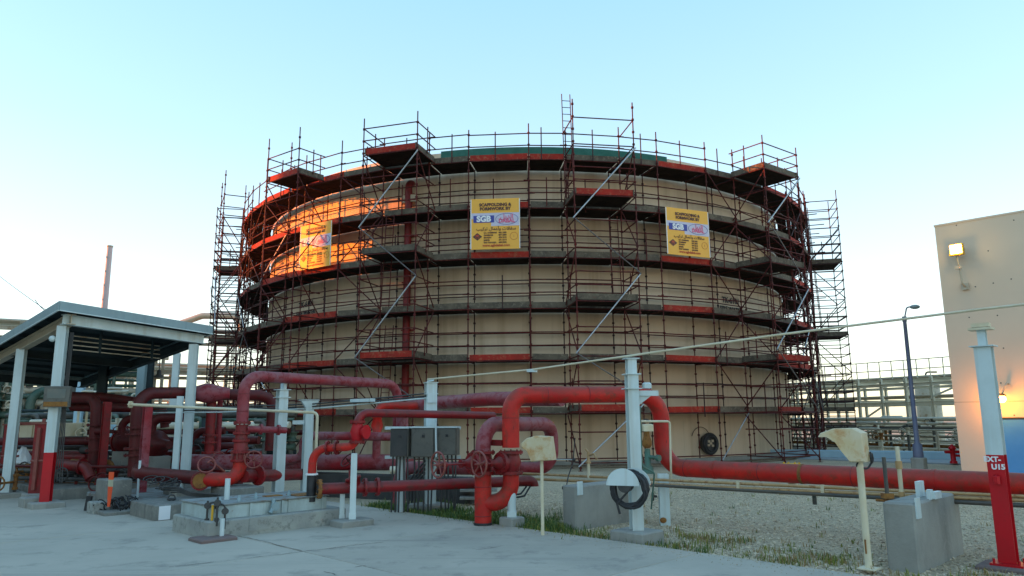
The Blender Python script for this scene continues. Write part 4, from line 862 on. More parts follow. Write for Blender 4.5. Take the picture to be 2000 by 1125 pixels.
m = MB(); m.box(V((p1.x, p1.y, 2.14))+n1*.245+s1*.09, .46, .012, .1, s1, n1); part('rust_band', m, M_rust, tb)
m = MB(); m.box(V((p1.x, p1.y, 2.36))+n1*.245+s1*.09, .36, .012, .2, s1, n1); part('faded_plate', m, M_roofd, tb)
m = MB()
for k in range(4): m.tube([V((p1.x, p1.y, 3.7))+s1*(.16+.02*k), V((p1.x, p1.y, 2.2))+s1*(.15+.02*k), V((p1.x, p1.y, 1.2))+s1*(.14+.035*k), V((p1.x, p1.y, .5))+s1*(.13+.05*k)], .011, 6)
part('cable_drop', m, M_dark, can)
m = MB(); m.sphere(V((p1.x, p1.y, 3.55))-s1*.17+n1*.05, .07, 12, 8); part('bell', m, M_white, can)
for k in range(4):   # conduits hung below the roof
    y = (656+9*k, 676+8*k); m = MB(); m.tube([at(143, y[0], 16.6), at(312, y[1], 19.2)], .014, 7); part('hung_conduit', m, M_steelbg, can)
for px, Y in ((194, 17.3), (296, 18.9)): m = MB(); a = at(px, 690 if px < 250 else 702, Y); m.box((a.x, a.y, (a.z+4.1)/2), .05, .05, 4.1-a.z); part('conduit_hanger', m, M_roofu, can)
q = at(311, 722, 20.0)
t = thing('pendant_lamp', 'small dark bell lamp hanging under the back of the canopy', 'lamp', q)
m = MB(); m.lathe(q, -ZZ, [(-.28, .012), (0, .012), (.02, .05), (.12, .06), (.2, .13), (.21, .13)], 14); part('lamp_shade', m, M_dark, t)

# ------------------------------------------------------------------ yard clutter on concrete in front of the canopy
M_concd = mat('stained_concrete', (0.22, 0.215, 0.185), 0.9, var=(0.165, 0.16, 0.14), vs_=1.8, streak=(0.10, 0.10, 0.085), stz=0.35, var2=(0.26, 0.25, 0.215), v2s=8, bump=0.4, bs=30)
def slab(label, corner, along, back, z0, z1, mt, name='concrete_pad', grp='low concrete pads'):
    c = V((corner[0], corner[1], 0)); ctr = c+EU*along/2-EV*back/2
    m = MB(); m.bbox((0, 0, (z1-z0)/2), along, back, z1-z0, EU, EV, .018)
    m.v = [p+ctr+ZZ*z0 for p in m.v]; return solid(name, m, mt, ctr+ZZ*z0, label, 'concrete pad', grp), ctr
# pump pit with plated frame
M_cover = mat('dirty_cover', (.20, .21, .19), .8, var=(.27, .29, .28), vs_=2.5, var2=(.16, .08, .04), v2s=4, bump=.2)
pit = thing('pump_pit', 'long low concrete pit kerb with a pale steel frame on top', 'pump pit', (-4.3, 12.9, 0))
c0 = V((-4.62, 11.55, 0))
m = MB(); m.bbox(c0+EU*1.2-EV*.7+ZZ*.115, 2.42, 1.4, .29, EU, EV, .02); part('kerb_block', m, M_concl, pit)
m = MB(); m.bbox(c0+EU*1.12-EV*.78+ZZ*.36, 2.05, 1.14, .2, EU, EV, .012); part('frame_box', m, M_dirtyw, pit)
m = MB(); m.box(c0+EU*1.12-EV*.78+ZZ*.475, 2.1, 1.2, .016, EU, EV); part('cover_plate', m, M_cover, pit)
for s in (.18, .75, 1.3, 1.42, 2.05): m = MB(); m.box(c0+EU*s-EV*.2+ZZ*.36, .035, .03, .2, EU, EV); part('stiffener', m, M_dirtyw, pit)
m = MB(); m.box(c0+EU*1.9-EV*.55+ZZ*.49, .5, .4, .012, EU, EV); m.box(c0+EU*1.4-EV*.75+ZZ*.49, .3, .16, .014, EU, EV); part('rust_flakes', m, M_rust, pit)
m = MB(); m.box(c0+EU*.92+EV*.004+ZZ*.155, .56, .012, .2, EU, EV); pl = part('tag_plate', m, M_concl, pit)
lettering('lettering', 'P-6107', c0+EU*.92+EV*.013+ZZ*.175, EU, ZZ, .1, M_conc, pit, depth=.002, bold=.003)
m = MB(); m.tube([c0+EU*1.12-EV*.17+ZZ*.5, c0+EU*1.12-EV*.15+ZZ*.38, c0+EU*1.05-EV*.12+ZZ*.28], .035, 8); m.lathe(c0+EU*1.14-EV*.17+ZZ*.38, EV, [(0, .07), (.06, .07)], 12); part('pit_valve', m, M_roofg, pit)
for s in (.3, .62, 1.0, 1.6): m = MB(); m.lathe(c0+EU*s-EV*(.35+.2*(s > .9))+ZZ*.48, ZZ, [(0, .035), (.05, .035), (.06, .02), (.1, .02)], 8); part('bolt_stub', m, M_roofg, pit)
so, _ = slab('rust-brown low pad at the near corner of the pump pit', (-4.55, 11.15), .55, .5, -.02, .05, M_pedr)
# small valves and gauges on that pad
t = thing('gauge_set', 'dark gauges, small valves and bent tubes standing on the rust-brown pad', 'gauges', (-4.6, 11.5, .05))
for px, Y, h, mt in ((402, 11.75, .5, M_dark), (412, 11.7, .44, M_yellow), (421, 11.65, .56, M_dark), (437, 11.75, .4, M_dark), (433, 11.6, .25, M_white)):
    a = at(px, 1045, Y); a.z = .05; m = MB(); m.cyl(a, a+ZZ*h, .018 if mt is not M_white else .035, 8); part('tube', m, mt, t)
    if mt is M_dark: m = MB(); m.lathe(a+ZZ*h*.85, V((.2, -1, .1)), [(-.03, .05), (.03, .05)], 12); part('gauge', m, M_dark, t); m = MB(); m.box(a+ZZ*h*.35, .05, .05, .12); part('gauge_cock', m, M_dark, t)
a = at(415, 992, 11.75); m = MB(); m.torus(a, V((.3, -1, .1)), .08, .016, 18, 6, 0, math.pi); m.torus(a+V((.1, .05, -.02)), V((.3, -1, .1)), .07, .014, 18, 6, 0, math.pi); part('bent_tube', m, M_dark, t)
# other pads
so, c = slab('square-cornered grey concrete block with a pale notice plate on its end', (-6.46, 13.68), 1.25, 1.3, -.05, .27, M_concd)
m = MB(); m.box(V((-6.46, 13.68, .13))+EU*.17+EV*.006, .2, .012, .24, EU, EV); o = solid('notice_plate', m, M_lw, V((-6.46, 13.68, .13)), 'pale notice plate fixed to the end of the grey concrete block', 'plate')
m = MB(); m.torus(c+ZZ*.30-EU*.1, ZZ, .07, .016, 16, 6); m.torus(c+ZZ*.32-EU*.1, V((.6, -.8, .4)), .06, .014, 16, 6); solid('lifting_ring', m, M_dark, c+ZZ*.3, 'dark lifting rings lying on the grey concrete block', 'ring')
slab('low tray-like pad under a heap of black cables', (-7.75, 14.4), .75, .5, -.05, .07, M_concd)
t0 = V((-7.9, 14.75, .07)); m = MB()
for k in range(26):
    a = t0+EU*rng.uniform(-.1, .55)-EV*rng.uniform(-.15, .2); r_ = rng.uniform(.06, .16); d = V((rng.uniform(-1, 1), rng.uniform(-1, 1), rng.uniform(-.4, 1)))
    m.torus(a+ZZ*rng.uniform(.02, .16), d, r_, .013, 14, 5, rng.uniform(0, 2), rng.uniform(3, 6))
o = solid('cable_heap', m, M_black, t0, 'heap of black cables at the foot of the orange marker', 'cables')
slab('upright concrete block behind the orange marker', (-8.1, 15.0), .5, .62, -.05, .62, M_concd)
slab('pale low block in front of the upright concrete block', (-8.15, 14.72), .3, .42, -.05, .22, M_concl)
slab('concrete support block under the maroon header riser', (-7.3, 16.2), .55, .55, -.05, .6, M_concd)
slab('thin pale slab lying on edge before the header pipe', (-6.85, 15.35), 1.0, .35, .22, .38, M_concl)
slab('long low foundation under the pump piping', (-7.6, 15.1), 2.6, 3.0, -.05, .2, M_cover)
slab('grey concrete block under the arch pipe foot bend', (-5.45, 14.55), .7, .9, -.05, .48, M_concd)
slab('low grey base at the foot of the canopy row', (-10.6, 17.1), 3.2, 3.5, -.05, .26, M_concd)
t = thing('marker_post', 'orange flat delineator post with a dull reflective band', 'marker post', (-7.95, 14.45, .05))
a, b = at(211, 990, 14.55), at(217, 922, 14.55); d = (b-a).normalized(); sx = V((.86, -.5, 0))
def mk(f0, f1, w0, w1, mt, nm):
    m = MB(); p, q = a.lerp(b, f0), a.lerp(b, f1); e = V((.5, .86, 0))*.02; m.prism([p-sx*w0, p+sx*w0, q+sx*w1, q-sx*w1], e); part(nm, m, mt, t)
mk(0, .58, .03, .065, M_orange, 'lower_blade'); mk(.58, .78, .066, .068, M_refl, 'reflective_band'); mk(.78, 1, .068, .07, M_orange, 'upper_blade')
m = MB(); q = at(172, 984, 15.3); m.box(V((q.x, q.y, .12)), .14, .04, .34, V((.9, -.4, 0)), V((.4, .9, 0)), V((.12, 0, 1)).normalized()); solid('black_board', m, M_black, (q.x, q.y, 0), 'small black board leaning on the low concrete base', 'board')
# cables on the ground between pit and plinths
m = MB()
for k in range(4): m.tube(rounded([at(310+k*8, 950+k*4, 15.0)+ZZ*.0, at(350, 952+k*3, 14.8), at(372, 962+k*2, 14.6), at(425+k*5, 966+k*2, 14.2)], .3), .014, 6)
for k in range(10):
    q = at(rng.uniform(285, 345), rng.uniform(938, 950), 15.3); m.torus(q, V((rng.uniform(-.4, .4), -.4, 1)), rng.uniform(.08, .2), .012, 14, 5, 0, rng.uniform(3, 6))
solid('loose_cable', m, M_dark, at(340, 950, 15), 'loose dark cables trailing across the plinths beside the header pipe', 'cables')

# ------------------------------------------------------------------ maroon pump piping under the canopy
PG = 'maroon pump pipes under the canopy'
def run(label, pts, r, mt, fl=(), bend=.3, extra=None):
    P = [at(*p) for p in pts]; t = thing('pump_pipe', label, 'pipe', P[-1], PG)
    m = MB(); m.pipe(P, r, bend, 16); part('pipe', m, mt, t)
    for px, py, Y, d in fl: m = MB(); m.flange(at(px, py, Y), d, r*1.55, .045, 8); part('flange', m, mt, t)
    return t, P
vt = ZZ
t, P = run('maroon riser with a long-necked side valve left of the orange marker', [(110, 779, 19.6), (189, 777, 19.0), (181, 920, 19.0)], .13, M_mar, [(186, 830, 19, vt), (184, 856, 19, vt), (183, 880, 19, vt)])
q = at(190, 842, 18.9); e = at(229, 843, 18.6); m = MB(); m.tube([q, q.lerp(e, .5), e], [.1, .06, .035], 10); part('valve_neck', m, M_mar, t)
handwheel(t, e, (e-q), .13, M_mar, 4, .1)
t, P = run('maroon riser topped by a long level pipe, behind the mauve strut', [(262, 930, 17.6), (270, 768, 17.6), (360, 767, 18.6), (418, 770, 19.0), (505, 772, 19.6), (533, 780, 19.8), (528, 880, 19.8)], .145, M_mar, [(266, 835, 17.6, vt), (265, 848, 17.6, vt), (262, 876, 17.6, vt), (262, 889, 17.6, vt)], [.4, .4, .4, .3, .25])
m = MB(); m.lathe(at(407, 768, 18.9)-V((.55, .2, 0)), V((1, .35, 0)), [(0, .14), (.2, .15), (.5, .25), (.6, .25), (1.0, .15), (1.1, .14)], 16); part('reducer', m, M_redf, t)
for px, y0, y1, Y, w_ in ((199, 785, 912, 18.4, .16), (279, 790, 922, 17.0, .17)):
    a, b = at(px, y1, Y), at(px+6, y0, Y); t = thing('pipe_strut', 'mauve-red flat steel strut in front of the %s maroon riser' % ('taller' if px > 250 else 'farther'), 'strut', a, PG)
    m = MB(); n = rot(VIEW(a), 20); m.ibeam((a.x, a.y, .2), (a.x, a.y, b.z), w_, .14, .016, n); part('column', m, M_redf if px > 250 else M_redd, t)
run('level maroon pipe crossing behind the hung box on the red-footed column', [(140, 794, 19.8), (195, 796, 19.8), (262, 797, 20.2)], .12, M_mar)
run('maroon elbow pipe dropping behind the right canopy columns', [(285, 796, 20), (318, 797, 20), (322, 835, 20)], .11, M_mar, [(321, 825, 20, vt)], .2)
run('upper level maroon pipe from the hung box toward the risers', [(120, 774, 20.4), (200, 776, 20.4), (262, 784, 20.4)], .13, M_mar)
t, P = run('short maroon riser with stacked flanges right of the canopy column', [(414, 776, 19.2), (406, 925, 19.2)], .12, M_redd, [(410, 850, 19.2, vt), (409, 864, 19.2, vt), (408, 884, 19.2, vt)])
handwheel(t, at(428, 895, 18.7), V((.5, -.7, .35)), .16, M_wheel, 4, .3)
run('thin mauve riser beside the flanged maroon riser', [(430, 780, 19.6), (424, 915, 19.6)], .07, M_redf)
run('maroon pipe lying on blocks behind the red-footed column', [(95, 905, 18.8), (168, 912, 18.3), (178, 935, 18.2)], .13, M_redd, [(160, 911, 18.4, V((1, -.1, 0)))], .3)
for lab, px, py, Y, s in (('round maroon pump casing behind the mauve strut', 305, 868, 19.3, .34), ('maroon pump casing with bolted ring, left of the mauve strut', 247, 862, 20.0, .3), ('maroon pump casing beside the flanged riser', 388, 885, 20.5, .3)):
    c = at(px, py, Y); t = thing('pump', lab, 'pump', V((c.x, c.y, 0)), 'pumps under the canopy'); d = V((.8, -.6, 0))
    m = MB(); m.lathe(c-d*.25, d, [(0, s*.5), (.05, s*.95), (.2, s*1.1), (.35, s*.95), (.42, s*.5), (.9, s*.3)], 20); part('casing', m, M_mar, t)
    m = MB(); m.flange(c-d*.2, d, s*1.12, .05, 14); part('flange', m, M_redd, t)
    m = MB(); m.pipe([c+V((-.1, -.1, s*.4)), c+V((-.1, -.1, s*2.0)), c+V((.7, -.05, s*2.0))], s*.34, .25, 14); part('outlet', m, M_mar, t)
    m = MB(); m.bbox((c.x, c.y, (c.z-s)/2), s*1.9, s*1.5, max(.1, c.z-s*.7), d, V((.6, .8, 0)), .02); part('pump_base', m, M_conc, t)
for px, Y, y0 in ((72, 17.2, 828), (10, 19.6, 830)):
    a = at(px, 958, Y); b = at(px+4, y0, Y); t = thing('red_column', 'dark red bracket column standing %s' % ('left behind the red-footed canopy column' if px > 50 else 'at the left canopy column, farther back'), 'column', V((a.x, a.y, 0)), 'dark red columns')
    n = rot(VIEW(a), -30); m = MB(); hpost(m, a, .05, b.z, .26, .22, n); part('column', m, M_redd, t)
    m = MB(); m.box((a.x, a.y, b.z+.01), .34, .3, .03, V((-n.y, n.x, 0)), n); m.cyl((a.x, a.y, b.z), V((a.x, a.y, b.z+.12)), .04, 8); part('top_plate', m, M_wheel, t)
    m = MB(); m.bbox((a.x, a.y, .05), .5, .5, .26, EV, EU, .02); part('footing', m, M_conc, t)
    m = MB(); m.cyl(V((a.x, a.y, .9))+n*.1-V((-n.y, n.x, 0))*.14, V((a.x, a.y, .9))+n*.1+V((-n.y, n.x, 0))*.3, .03, 8); m.box(V((a.x, a.y, b.z*.55))+n*.13, .07, .08, b.z*.8, V((-n.y, n.x, 0)), n); part('stiffener', m, M_wheel, t)

# ================================================================== building on the right with two lit lamps
bc = V((14.53, 24.42, 0))
bl = thing('building', 'tan rendered building with a blue lower panel and two wall lamps', 'building', bc)
BW, BD, BH = 13.0, 9.0, 8.21
def wallbox(nm, z0, z1, mt, out=0.0, a0=0.0, a1=BW):
    m = MB(); a = bc+EV*a0-EU*out; b = bc+EV*a1-EU*out
    m.hexa([V((p.x, p.y, z0)) for p in (a, b, b+EU*(BD+out), a+EU*(BD+out))]+[V((p.x, p.y, z1)) for p in (a, b, b+EU*(BD+out), a+EU*(BD+out))]); return part(nm, m, mt, bl)
wallbox('lower_wall', -.1, 2.19, M_wall); wallbox('upper_wall', 2.205, BH-.06, M_wall); wallbox('joint', 2.185, 2.21, M_conc, -.02, .02, BW-.02); wallbox('parapet_cap', BH-.06, BH, M_wall, .02, -.02, BW+.02)
def onwall(px, py):   # point of the building's front face under a photo pixel
    d = ray(px, py); s = (bc.x+bc.y)/(d.x+d.y); return V((0, 0, EYE))+d*s
dL = onwall(1957, 819)
m = MB(); L_ = (V((dL.x, dL.y, 0))-bc).dot(EV)
m.box(bc+EV*(L_+1.9)-EU*.015+ZZ*((dL.z-.06)/2), 3.8, .03, dL.z+.06, EV, EU); part('blue_panel', m, M_blue, bl)
m = MB(); m.box(bc+EV*(L_+1.9)-EU*.02+ZZ*(dL.z+.03), 3.9, .05, .06, EV, EU); part('panel_head', m, M_roofu, bl)
for k in range(1, 4): m = MB(); m.box(bc+EV*(L_+.95*k)-EU*.032+ZZ*(dL.z/2-.05), .012, .006, dL.z-.02, EV, EU); part('panel_seam', m, M_pole, bl)
m = MB()
for px, py in ((1868, 440), (1930, 490), (1940, 553), (1948, 616), (1893, 620), (1960, 680), (1905, 560), (1975, 545), (1980, 430), (1955, 748), (1981, 811)): q = onwall(px, py); m.cyl(q-EU*.004, q+EU*.03, .022, 8)
part('anchor_hole', m, M_dark, bl, kind='stuff')
M_lamp = glow('lamp_lit', (1.0, .66, .20), 8.0); M_lamp2 = glow('lamp_lit_amber', (1.0, .42, .05), 9.0)
w = -EU
t = thing('flood_lamp', 'square floodlight glowing yellow-white on an upright wall bracket', 'lamp', onwall(1883, 520))
a = onwall(1886, 560)+w*.03; b = onwall(1876, 502)+w*.42; el = onwall(1880, 535)+w*.38
m = MB(); m.box(a+w*.02, .22, .06, .22, EV, EU); part('wall_plate', m, M_steelbg, t)
m = MB(); m.pipe([a, V((a.x, a.y, a.z+.05))+w*.3, V((b.x, b.y, b.z-.02))], .03, .1, 8); part('bracket', m, M_steelbg, t)
m = MB(); m.box(V((b.x, b.y, b.z-.42)), .2, .07, .09, EV, EU); part('clamp', m, M_steelbg, t)
hd = V((b.x, b.y, b.z+.2)); fn = (w*.8+V((-.5, -.4, -.1))).normalized(); fs = V((-fn.y, fn.x, 0)).normalized(); fu = fs.cross(fn)*-1
if fu.z < 0: fu = -fu
m = MB(); m.box(hd-fn*.06, .38, .2, .34, fs, fn, fu); m.box(hd-fu*.18, .4, .26, .05, fs, fn, fu); part('housing', m, M_yellow, t)
m = MB(); m.box(hd+fn*.045, .33, .02, .28, fs, fn, fu); part('lit_glass', m, M_lamp, t)
t = thing('wall_lamp', 'small amber wall lamp glowing above the blue panel', 'lamp', onwall(1966, 760))
a = onwall(1970, 750); m = MB(); m.pipe([a, a+w*.3+ZZ*.02, onwall(1962, 772)+w*.35], .025, .1, 8); part('bracket', m, M_steelbg, t)
q = onwall(1961, 770)+w*.38; m = MB(); m.lathe(q, -ZZ, [(-.02, .05), (.03, .13), (.06, .13)], 14); part('housing', m, M_rust, t)
m = MB(); m.sphere(q-ZZ*.15, .125, 14, 8); part('lit_globe', m, M_lamp2, t)
for nm, p, e, c_ in (('flood_light', hd+fn*.25, 4, (1, .66, .22)), ('amber_light', q-ZZ*.2+w*.2, 18, (1, .30, .015))):
    l = bpy.data.lights.new(nm, 'POINT'); l.energy = e; l.color = c_; l.shadow_soft_size = .1; o = bpy.data.objects.new(nm, l); col_ = sc.collection; col_.objects.link(o); o.location = p

# street lamp
p = gr(1796, 913); t = thing('street_lamp', 'tall dark lamp post on a concrete plinth with one short arm', 'street lamp', V((p.x, p.y, 0)))
m = MB(); m.bbox((p.x, p.y, .13), .42, .42, .42, EV, EU, .03); part('plinth', m, M_conc, t)
m = MB(); m.lathe((p.x, p.y, .34), ZZ, [(0, .17), (.45, .15), (.5, .085), (4.75, .06), (4.78, .075), (4.95, .075)], 12); part('pole', m, M_pole, t)
m = MB(); m.pipe([(p.x, p.y, 5.2), (p.x+.12, p.y, 5.62), (p.x+.34, p.y, 5.66)], .025, .1, 8); part('arm', m, M_pole, t)
m = MB(); m.sphere((p.x+.42, p.y, 5.64), .18, 14, 8, (1, .7, .45)); part('lamp_head', m, M_roofg, t)
# hydrant
p = gr(1863, 905); t = thing('fire_hydrant', 'small red fire hydrant at the far edge beside the tan building', 'hydrant', V((p.x, p.y, 0)))
m = MB(); m.lathe((p.x, p.y, 0), ZZ, [(0, .13), (.08, .13), (.1, .09), (.5, .09), (.52, .13), (.58, .13), (.66, .06), (.7, .04)], 12); part('barrel', m, M_redpost, t)
m = MB(); m.cyl((p.x-.28, p.y, .42), (p.x+.3, p.y, .42), .06, 10); m.cyl((p.x+.45, p.y, 0), (p.x+.45, p.y, .5), .05, 8); m.cyl((p.x, p.y, .3), (p.x+.5, p.y, .25), .05, 8); part('outlet', m, M_redpost, t)
# low wall along the far road
m = MB(); a, b = gr(1655, 893), gr(1885, 897); a2 = a+(a-b)*1.2; m.bbox(((a2+b)/2)+ZZ*.12, (b-a2).length, .22, .36, (b-a2).normalized(), V((-(b-a2).y, (b-a2).x, 0)).normalized(), .03)
solid('low_wall', m, M_pblue, (a2+b)/2, 'low pale blue kerb wall running beyond the tank to the tan building', 'wall')
# chimney
p = at(204, 600, 58); t = thing('chimney_stack', 'slim pink-white stack rising behind the canopy roof', 'stack', V((p.x, p.y, 0)))
zt_ = at(212, 480, 58).z
m = MB(); m.lathe((p.x, p.y, 0), ZZ, [(0, .3), (zt_-.12, .21)], 14); part('shaft', m, mat('stack_paint', (.55, .46, .45), .6, var=(.48, .40, .39), vs_=.6), t)
m = MB(); m.lathe((p.x, p.y, zt_-.12), ZZ, [(0, .24), (.12, .24)], 14); part('top_ring', m, M_steelbg, t)
for k in range(6): m = MB(); m.box((p.x-.05, p.y-.22, zt_-1-k*1.15), .1, .06, .14); part('bracket', m, M_steelbg, t)
# overhead wires top left
for i, (a, b) in enumerate((((-60, 490, 30), (92, 607, 17.6)), ((68, 585, 18), (104, 615, 16.2)))):
    a, b = at(*a), at(*b); m = MB(); m.tube([a.lerp(b, f)-ZZ*.25*f*(1-f) for f in [k/8 for k in range(9)]], .008, 5)
    solid('overhead_wire', m, M_dark, b, ('long thin wire sagging down to the left edge of the canopy roof', 'short stay wire at the near corner of the canopy roof')[i], 'wire')

# ================================================================== pipe racks and plant behind
def rack(label, A0, B0, depth, levels, nb, seed, hand=None, pipes=5, mtc=M_steelbg, rr=(.08, .22), brace=True, name='pipe_rack', thin=1.0):
    r = random.Random(seed); A0, B0 = V((*A0, 0)), V((*B0, 0)); d = (B0-A0).normalized(); n = V((-d.y, d.x, 0)); L = (B0-A0).length
    if n.dot(A0) < 0: n = -n
    t = thing(name, label, 'pipe rack', A0, None); top = levels[-1]
    for i in range(nb+1):
        for s in (0, depth):
            p = A0+d*L*i/nb+n*s; m = MB(); m.ibeam((p.x, p.y, -.1), (p.x, p.y, top+.05), .24*thin, .24*thin, .03*thin, d); part('column', m, mtc, t)
        for z in levels: p = A0+d*L*i/nb; m = MB(); m.ibeam(p-n*.1+ZZ*(z-.2), p+n*(depth+.1)+ZZ*(z-.2), .16*thin, .26*thin, .03*thin); part('cross_beam', m, mtc, t)
    for k, z in enumerate(levels):
        for s in (0, depth): m = MB(); m.ibeam(A0+n*(s-.02)+ZZ*(z-.45), B0+n*(s-.02)+ZZ*(z-.32), .16*thin, .28*thin, .03*thin); part('long_beam', m, mtc, t)
        for j in range(pipes):
            rad = r.uniform(*rr); s = depth*(j+.5)/pipes+r.uniform(-.1, .1); e0, e1 = r.uniform(-1.5, .5), r.uniform(-.5, 1.5)
            m = MB(); P0, P1 = A0+d*e0+n*s+ZZ*(z+rad), A0+d*(L+e1)+n*s+ZZ*(z+rad)
            if r.random() < .4:
                f = r.uniform(.25, .75); q = P0.lerp(P1, f); m.pipe([P0, q, q-ZZ*r.uniform(1, 2.4)], rad, rad*2.5, 10, 5)
            else: m.cyl(P0, P1, rad, 10)
            part('pipe', m, r.choice((M_insul, M_insul, M_steelw, M_steelbg, M_steelw)), t)
    if brace:
        for i in range(nb):
            if r.random() < .55:
                p, q = A0+d*L*i/nb, A0+d*L*(i+1)/nb; k = r.randrange(len(levels)); z0 = levels[k-1] if k else 0
                m = MB(); m.beam(p+ZZ*z0, q+ZZ*(levels[k]-.5), .09, .09); part('brace', m, mtc, t)
    if hand:
        for h in (.55, 1.1): m = MB(); m.cyl(A0+ZZ*(top+h), B0+ZZ*(top+h), .03, 6); part('handrail', m, M_steelw, t)
        for i in range(2*nb+1): p = A0+d*L*i/(2*nb); m = MB(); m.cyl(p+ZZ*top, p+ZZ*(top+1.12), .03, 6); part('rail_post', m, M_steelw, t)
    return t
def manifold(label, A0, B0, n, zmax, seed, mts, nm='valve_manifold', rr=(.05, .14), dens=3):
    r = random.Random(seed); A0, B0 = V((*A0, 0)), V((*B0, 0)); d = (B0-A0).normalized(); nn = V((-d.y, d.x, 0)); L = (B0-A0).length
    t = thing(nm, label, 'process piping', A0)
    for k in range(dens+2):
        z = zmax*(k+.6)/(dens+2); m = MB(); m.cyl(A0+nn*r.uniform(-.6, .6)+ZZ*z, B0+nn*r.uniform(-.6, .6)+ZZ*z, r.uniform(*rr), 10); part('header', m, r.choice(mts), t)
    for i in range(n):
        p = A0+d*L*(i+r.uniform(0, .9))/n+nn*r.uniform(-1, 1); h = r.uniform(.5, 1)*zmax; rad = r.uniform(*rr)
        m = MB()
        if r.random() < .5: m.pipe([p-ZZ*.1, p+ZZ*h, p+ZZ*h+d*r.uniform(-1.6, 1.6)+nn*.3], rad, rad*3, 10, 5)
        else: m.cyl(p-ZZ*.1, p+ZZ*h, rad, 10)
        part('pipe', m, r.choice(mts), t)
        if r.random() < .8:
            z = r.uniform(.25, .8)*h; m = MB(); m.lathe(p+ZZ*z, ZZ, [(0, rad*2), (.05, rad*2), (.06, rad*1.3), (.3, rad*1.5), (.31, rad*2), (.36, rad*2)], 10)
            m.cyl(p+ZZ*(z+.18), p+ZZ*(z+.18)-nn*.5, .03, 6); m.torus(p+ZZ*(z+.18)-nn*.5, nn, .16, .02, 12, 5); part('valve', m, r.choice(mts), t)
    return t
rack('distant pipe rack with top handrail between the tank and the tan building', (12.0, 65.0), (27.2, 37.0), 5.0, [1.45, 2.85, 3.95], 20, 3, hand=True, pipes=3, rr=(.05, .10), mtc=M_steelw, thin=.62)
manifold('tangle of pale and dark valves and pipes under the right pipe rack', (15.0, 54.0), (24.5, 36.5), 34, 1.7, 5, (M_steelw, M_steelbg, M_steeld, M_steeld, M_insul, M_rust), dens=5, rr=(.04, .10))
manifold('row of pale standpipes and valves nearer than the right rack', (16.5, 43.0), (22.3, 33.5), 16, 1.5, 15, (M_steelw, M_steelw, M_steelbg, M_steeld, M_rust), dens=3, rr=(.03, .07))
q = at(1815, 800, 52); t = thing('process_vessel', 'grey upright vessel behind the right pipe rack', 'vessel', V((q.x, q.y, 0)))
m = MB(); m.lathe((q.x, q.y, 0), ZZ, [(0, .8), (3.9, .8), (4.25, .55), (4.4, .15)], 20); part('shell', m, M_steelbg, t)
m = MB(); m.torus((q.x, q.y, 4.3), ZZ, .9, .04, 18, 5); m.pipe([(q.x, q.y, 4.3), (q.x, q.y, 4.8), (q.x+.8, q.y, 4.8)], .06, .2, 8); part('top_rail', m, M_steeld, t)
rack('brown pipe rack running behind the canopy to the tank', (-36.0, 39.5), (-9.0, 55.0), 6.0, [2.7, 5.2, 7.7], 8, 8, pipes=6, rr=(.06, .17), thin=.8)
rack('second pipe rack standing farther left behind the canopy', (-44.0, 52.0), (-20.0, 66.0), 5.0, [3.4, 6.4], 6, 21, pipes=4)
manifold('green-grey process piping far behind the left canopy columns', (-27.0, 30.5), (-18.0, 36.0), 85, 4.4, 9, (M_teal, M_teal, M_steeld, M_steelw, M_steelbg, M_teal), dens=14, rr=(.05, .2))
manifold('dark valves and piping behind the pumps under the canopy', (-20.0, 30.0), (-8.5, 29.0), 56, 2.3, 12, (M_steeld, M_steeld, M_teal, M_steelw, M_roofu, M_mar), dens=9, rr=(.05, .14))
manifold('low maroon and dark suction piping between the pumps under the canopy', (-15.5, 22.0), (-7.2, 20.5), 26, 1.3, 41, (M_mar, M_mar, M_redd, M_dark, M_dark, M_steeld), dens=5, rr=(.05, .13))
manifold('small dark valves and drain pipes near the red-footed column', (-13.6, 19.2), (-9.2, 18.6), 14, .75, 43, (M_mar, M_dark, M_dark, M_steeld, M_rust), dens=3, rr=(.03, .07))
manifold('cream thin pipes rising behind the hung box', (-14.6, 25.2), (-13.2, 25.6), 7, 3.2, 31, (M_steelw, M_cream, M_steelw), dens=1, rr=(.03, .05))
# sunlit insulated pipe hoop seen above the canopy's right end
t = thing('pipe_hoop', 'big insulated orange-lit pipe hoop above the canopy end', 'pipe', at(380, 630, 62))
m = MB(); m.pipe([at(330, 655, 62), at(352, 632, 62), at(395, 617, 62), at(470, 617, 62), at(474, 680, 62)], .27, 1.0, 16); part('pipe', m, M_insul, t)
m = MB(); m.lathe(at(420, 617, 62), V((1, 0, 0)), [(0, .3), (.1, .3)], 16); part('band', m, M_steelbg, t)
# equipment behind the canopy
def blockthing(name, label, cat, px0, px1, y0, y1, Y, dep, mt, det=()):
    a, b = at(px0, y1, Y), at(px1, y0, Y); c = V(((a.x+b.x)/2, Y+dep/2, max(0, a.z))); t = thing(name, label, cat, V((c.x, c.y, 0)))
    z0, z1 = max(-.05, a.z), b.z; m = MB(); m.bbox((c.x, c.y, (z0+z1)/2), b.x-a.x, dep, z1-z0, V((1, 0, 0)), V((0, 1, 0)), .03); part('body', m, mt, t)
    for nm, f0, f1, g0, g1, mm in det:
        m = MB(); m.box((a.x+(b.x-a.x)*(f0+f1)/2, Y-.015, z0+(z1-z0)*(g0+g1)/2), (b.x-a.x)*(f1-f0), .04, (z1-z0)*(g1-g0)); part(nm, m, mm, t)
    return t
blockthing('equipment_cabinet', 'pale blue equipment cabinet standing behind the maroon risers', 'cabinet', 196, 243, 826, 892, 27, 1.6, M_pblue, (('door', .06, .47, .08, .92, M_pblue), ('door', .53, .94, .08, .92, M_pblue), ('vent', .1, .4, .7, .85, M_steeld)))
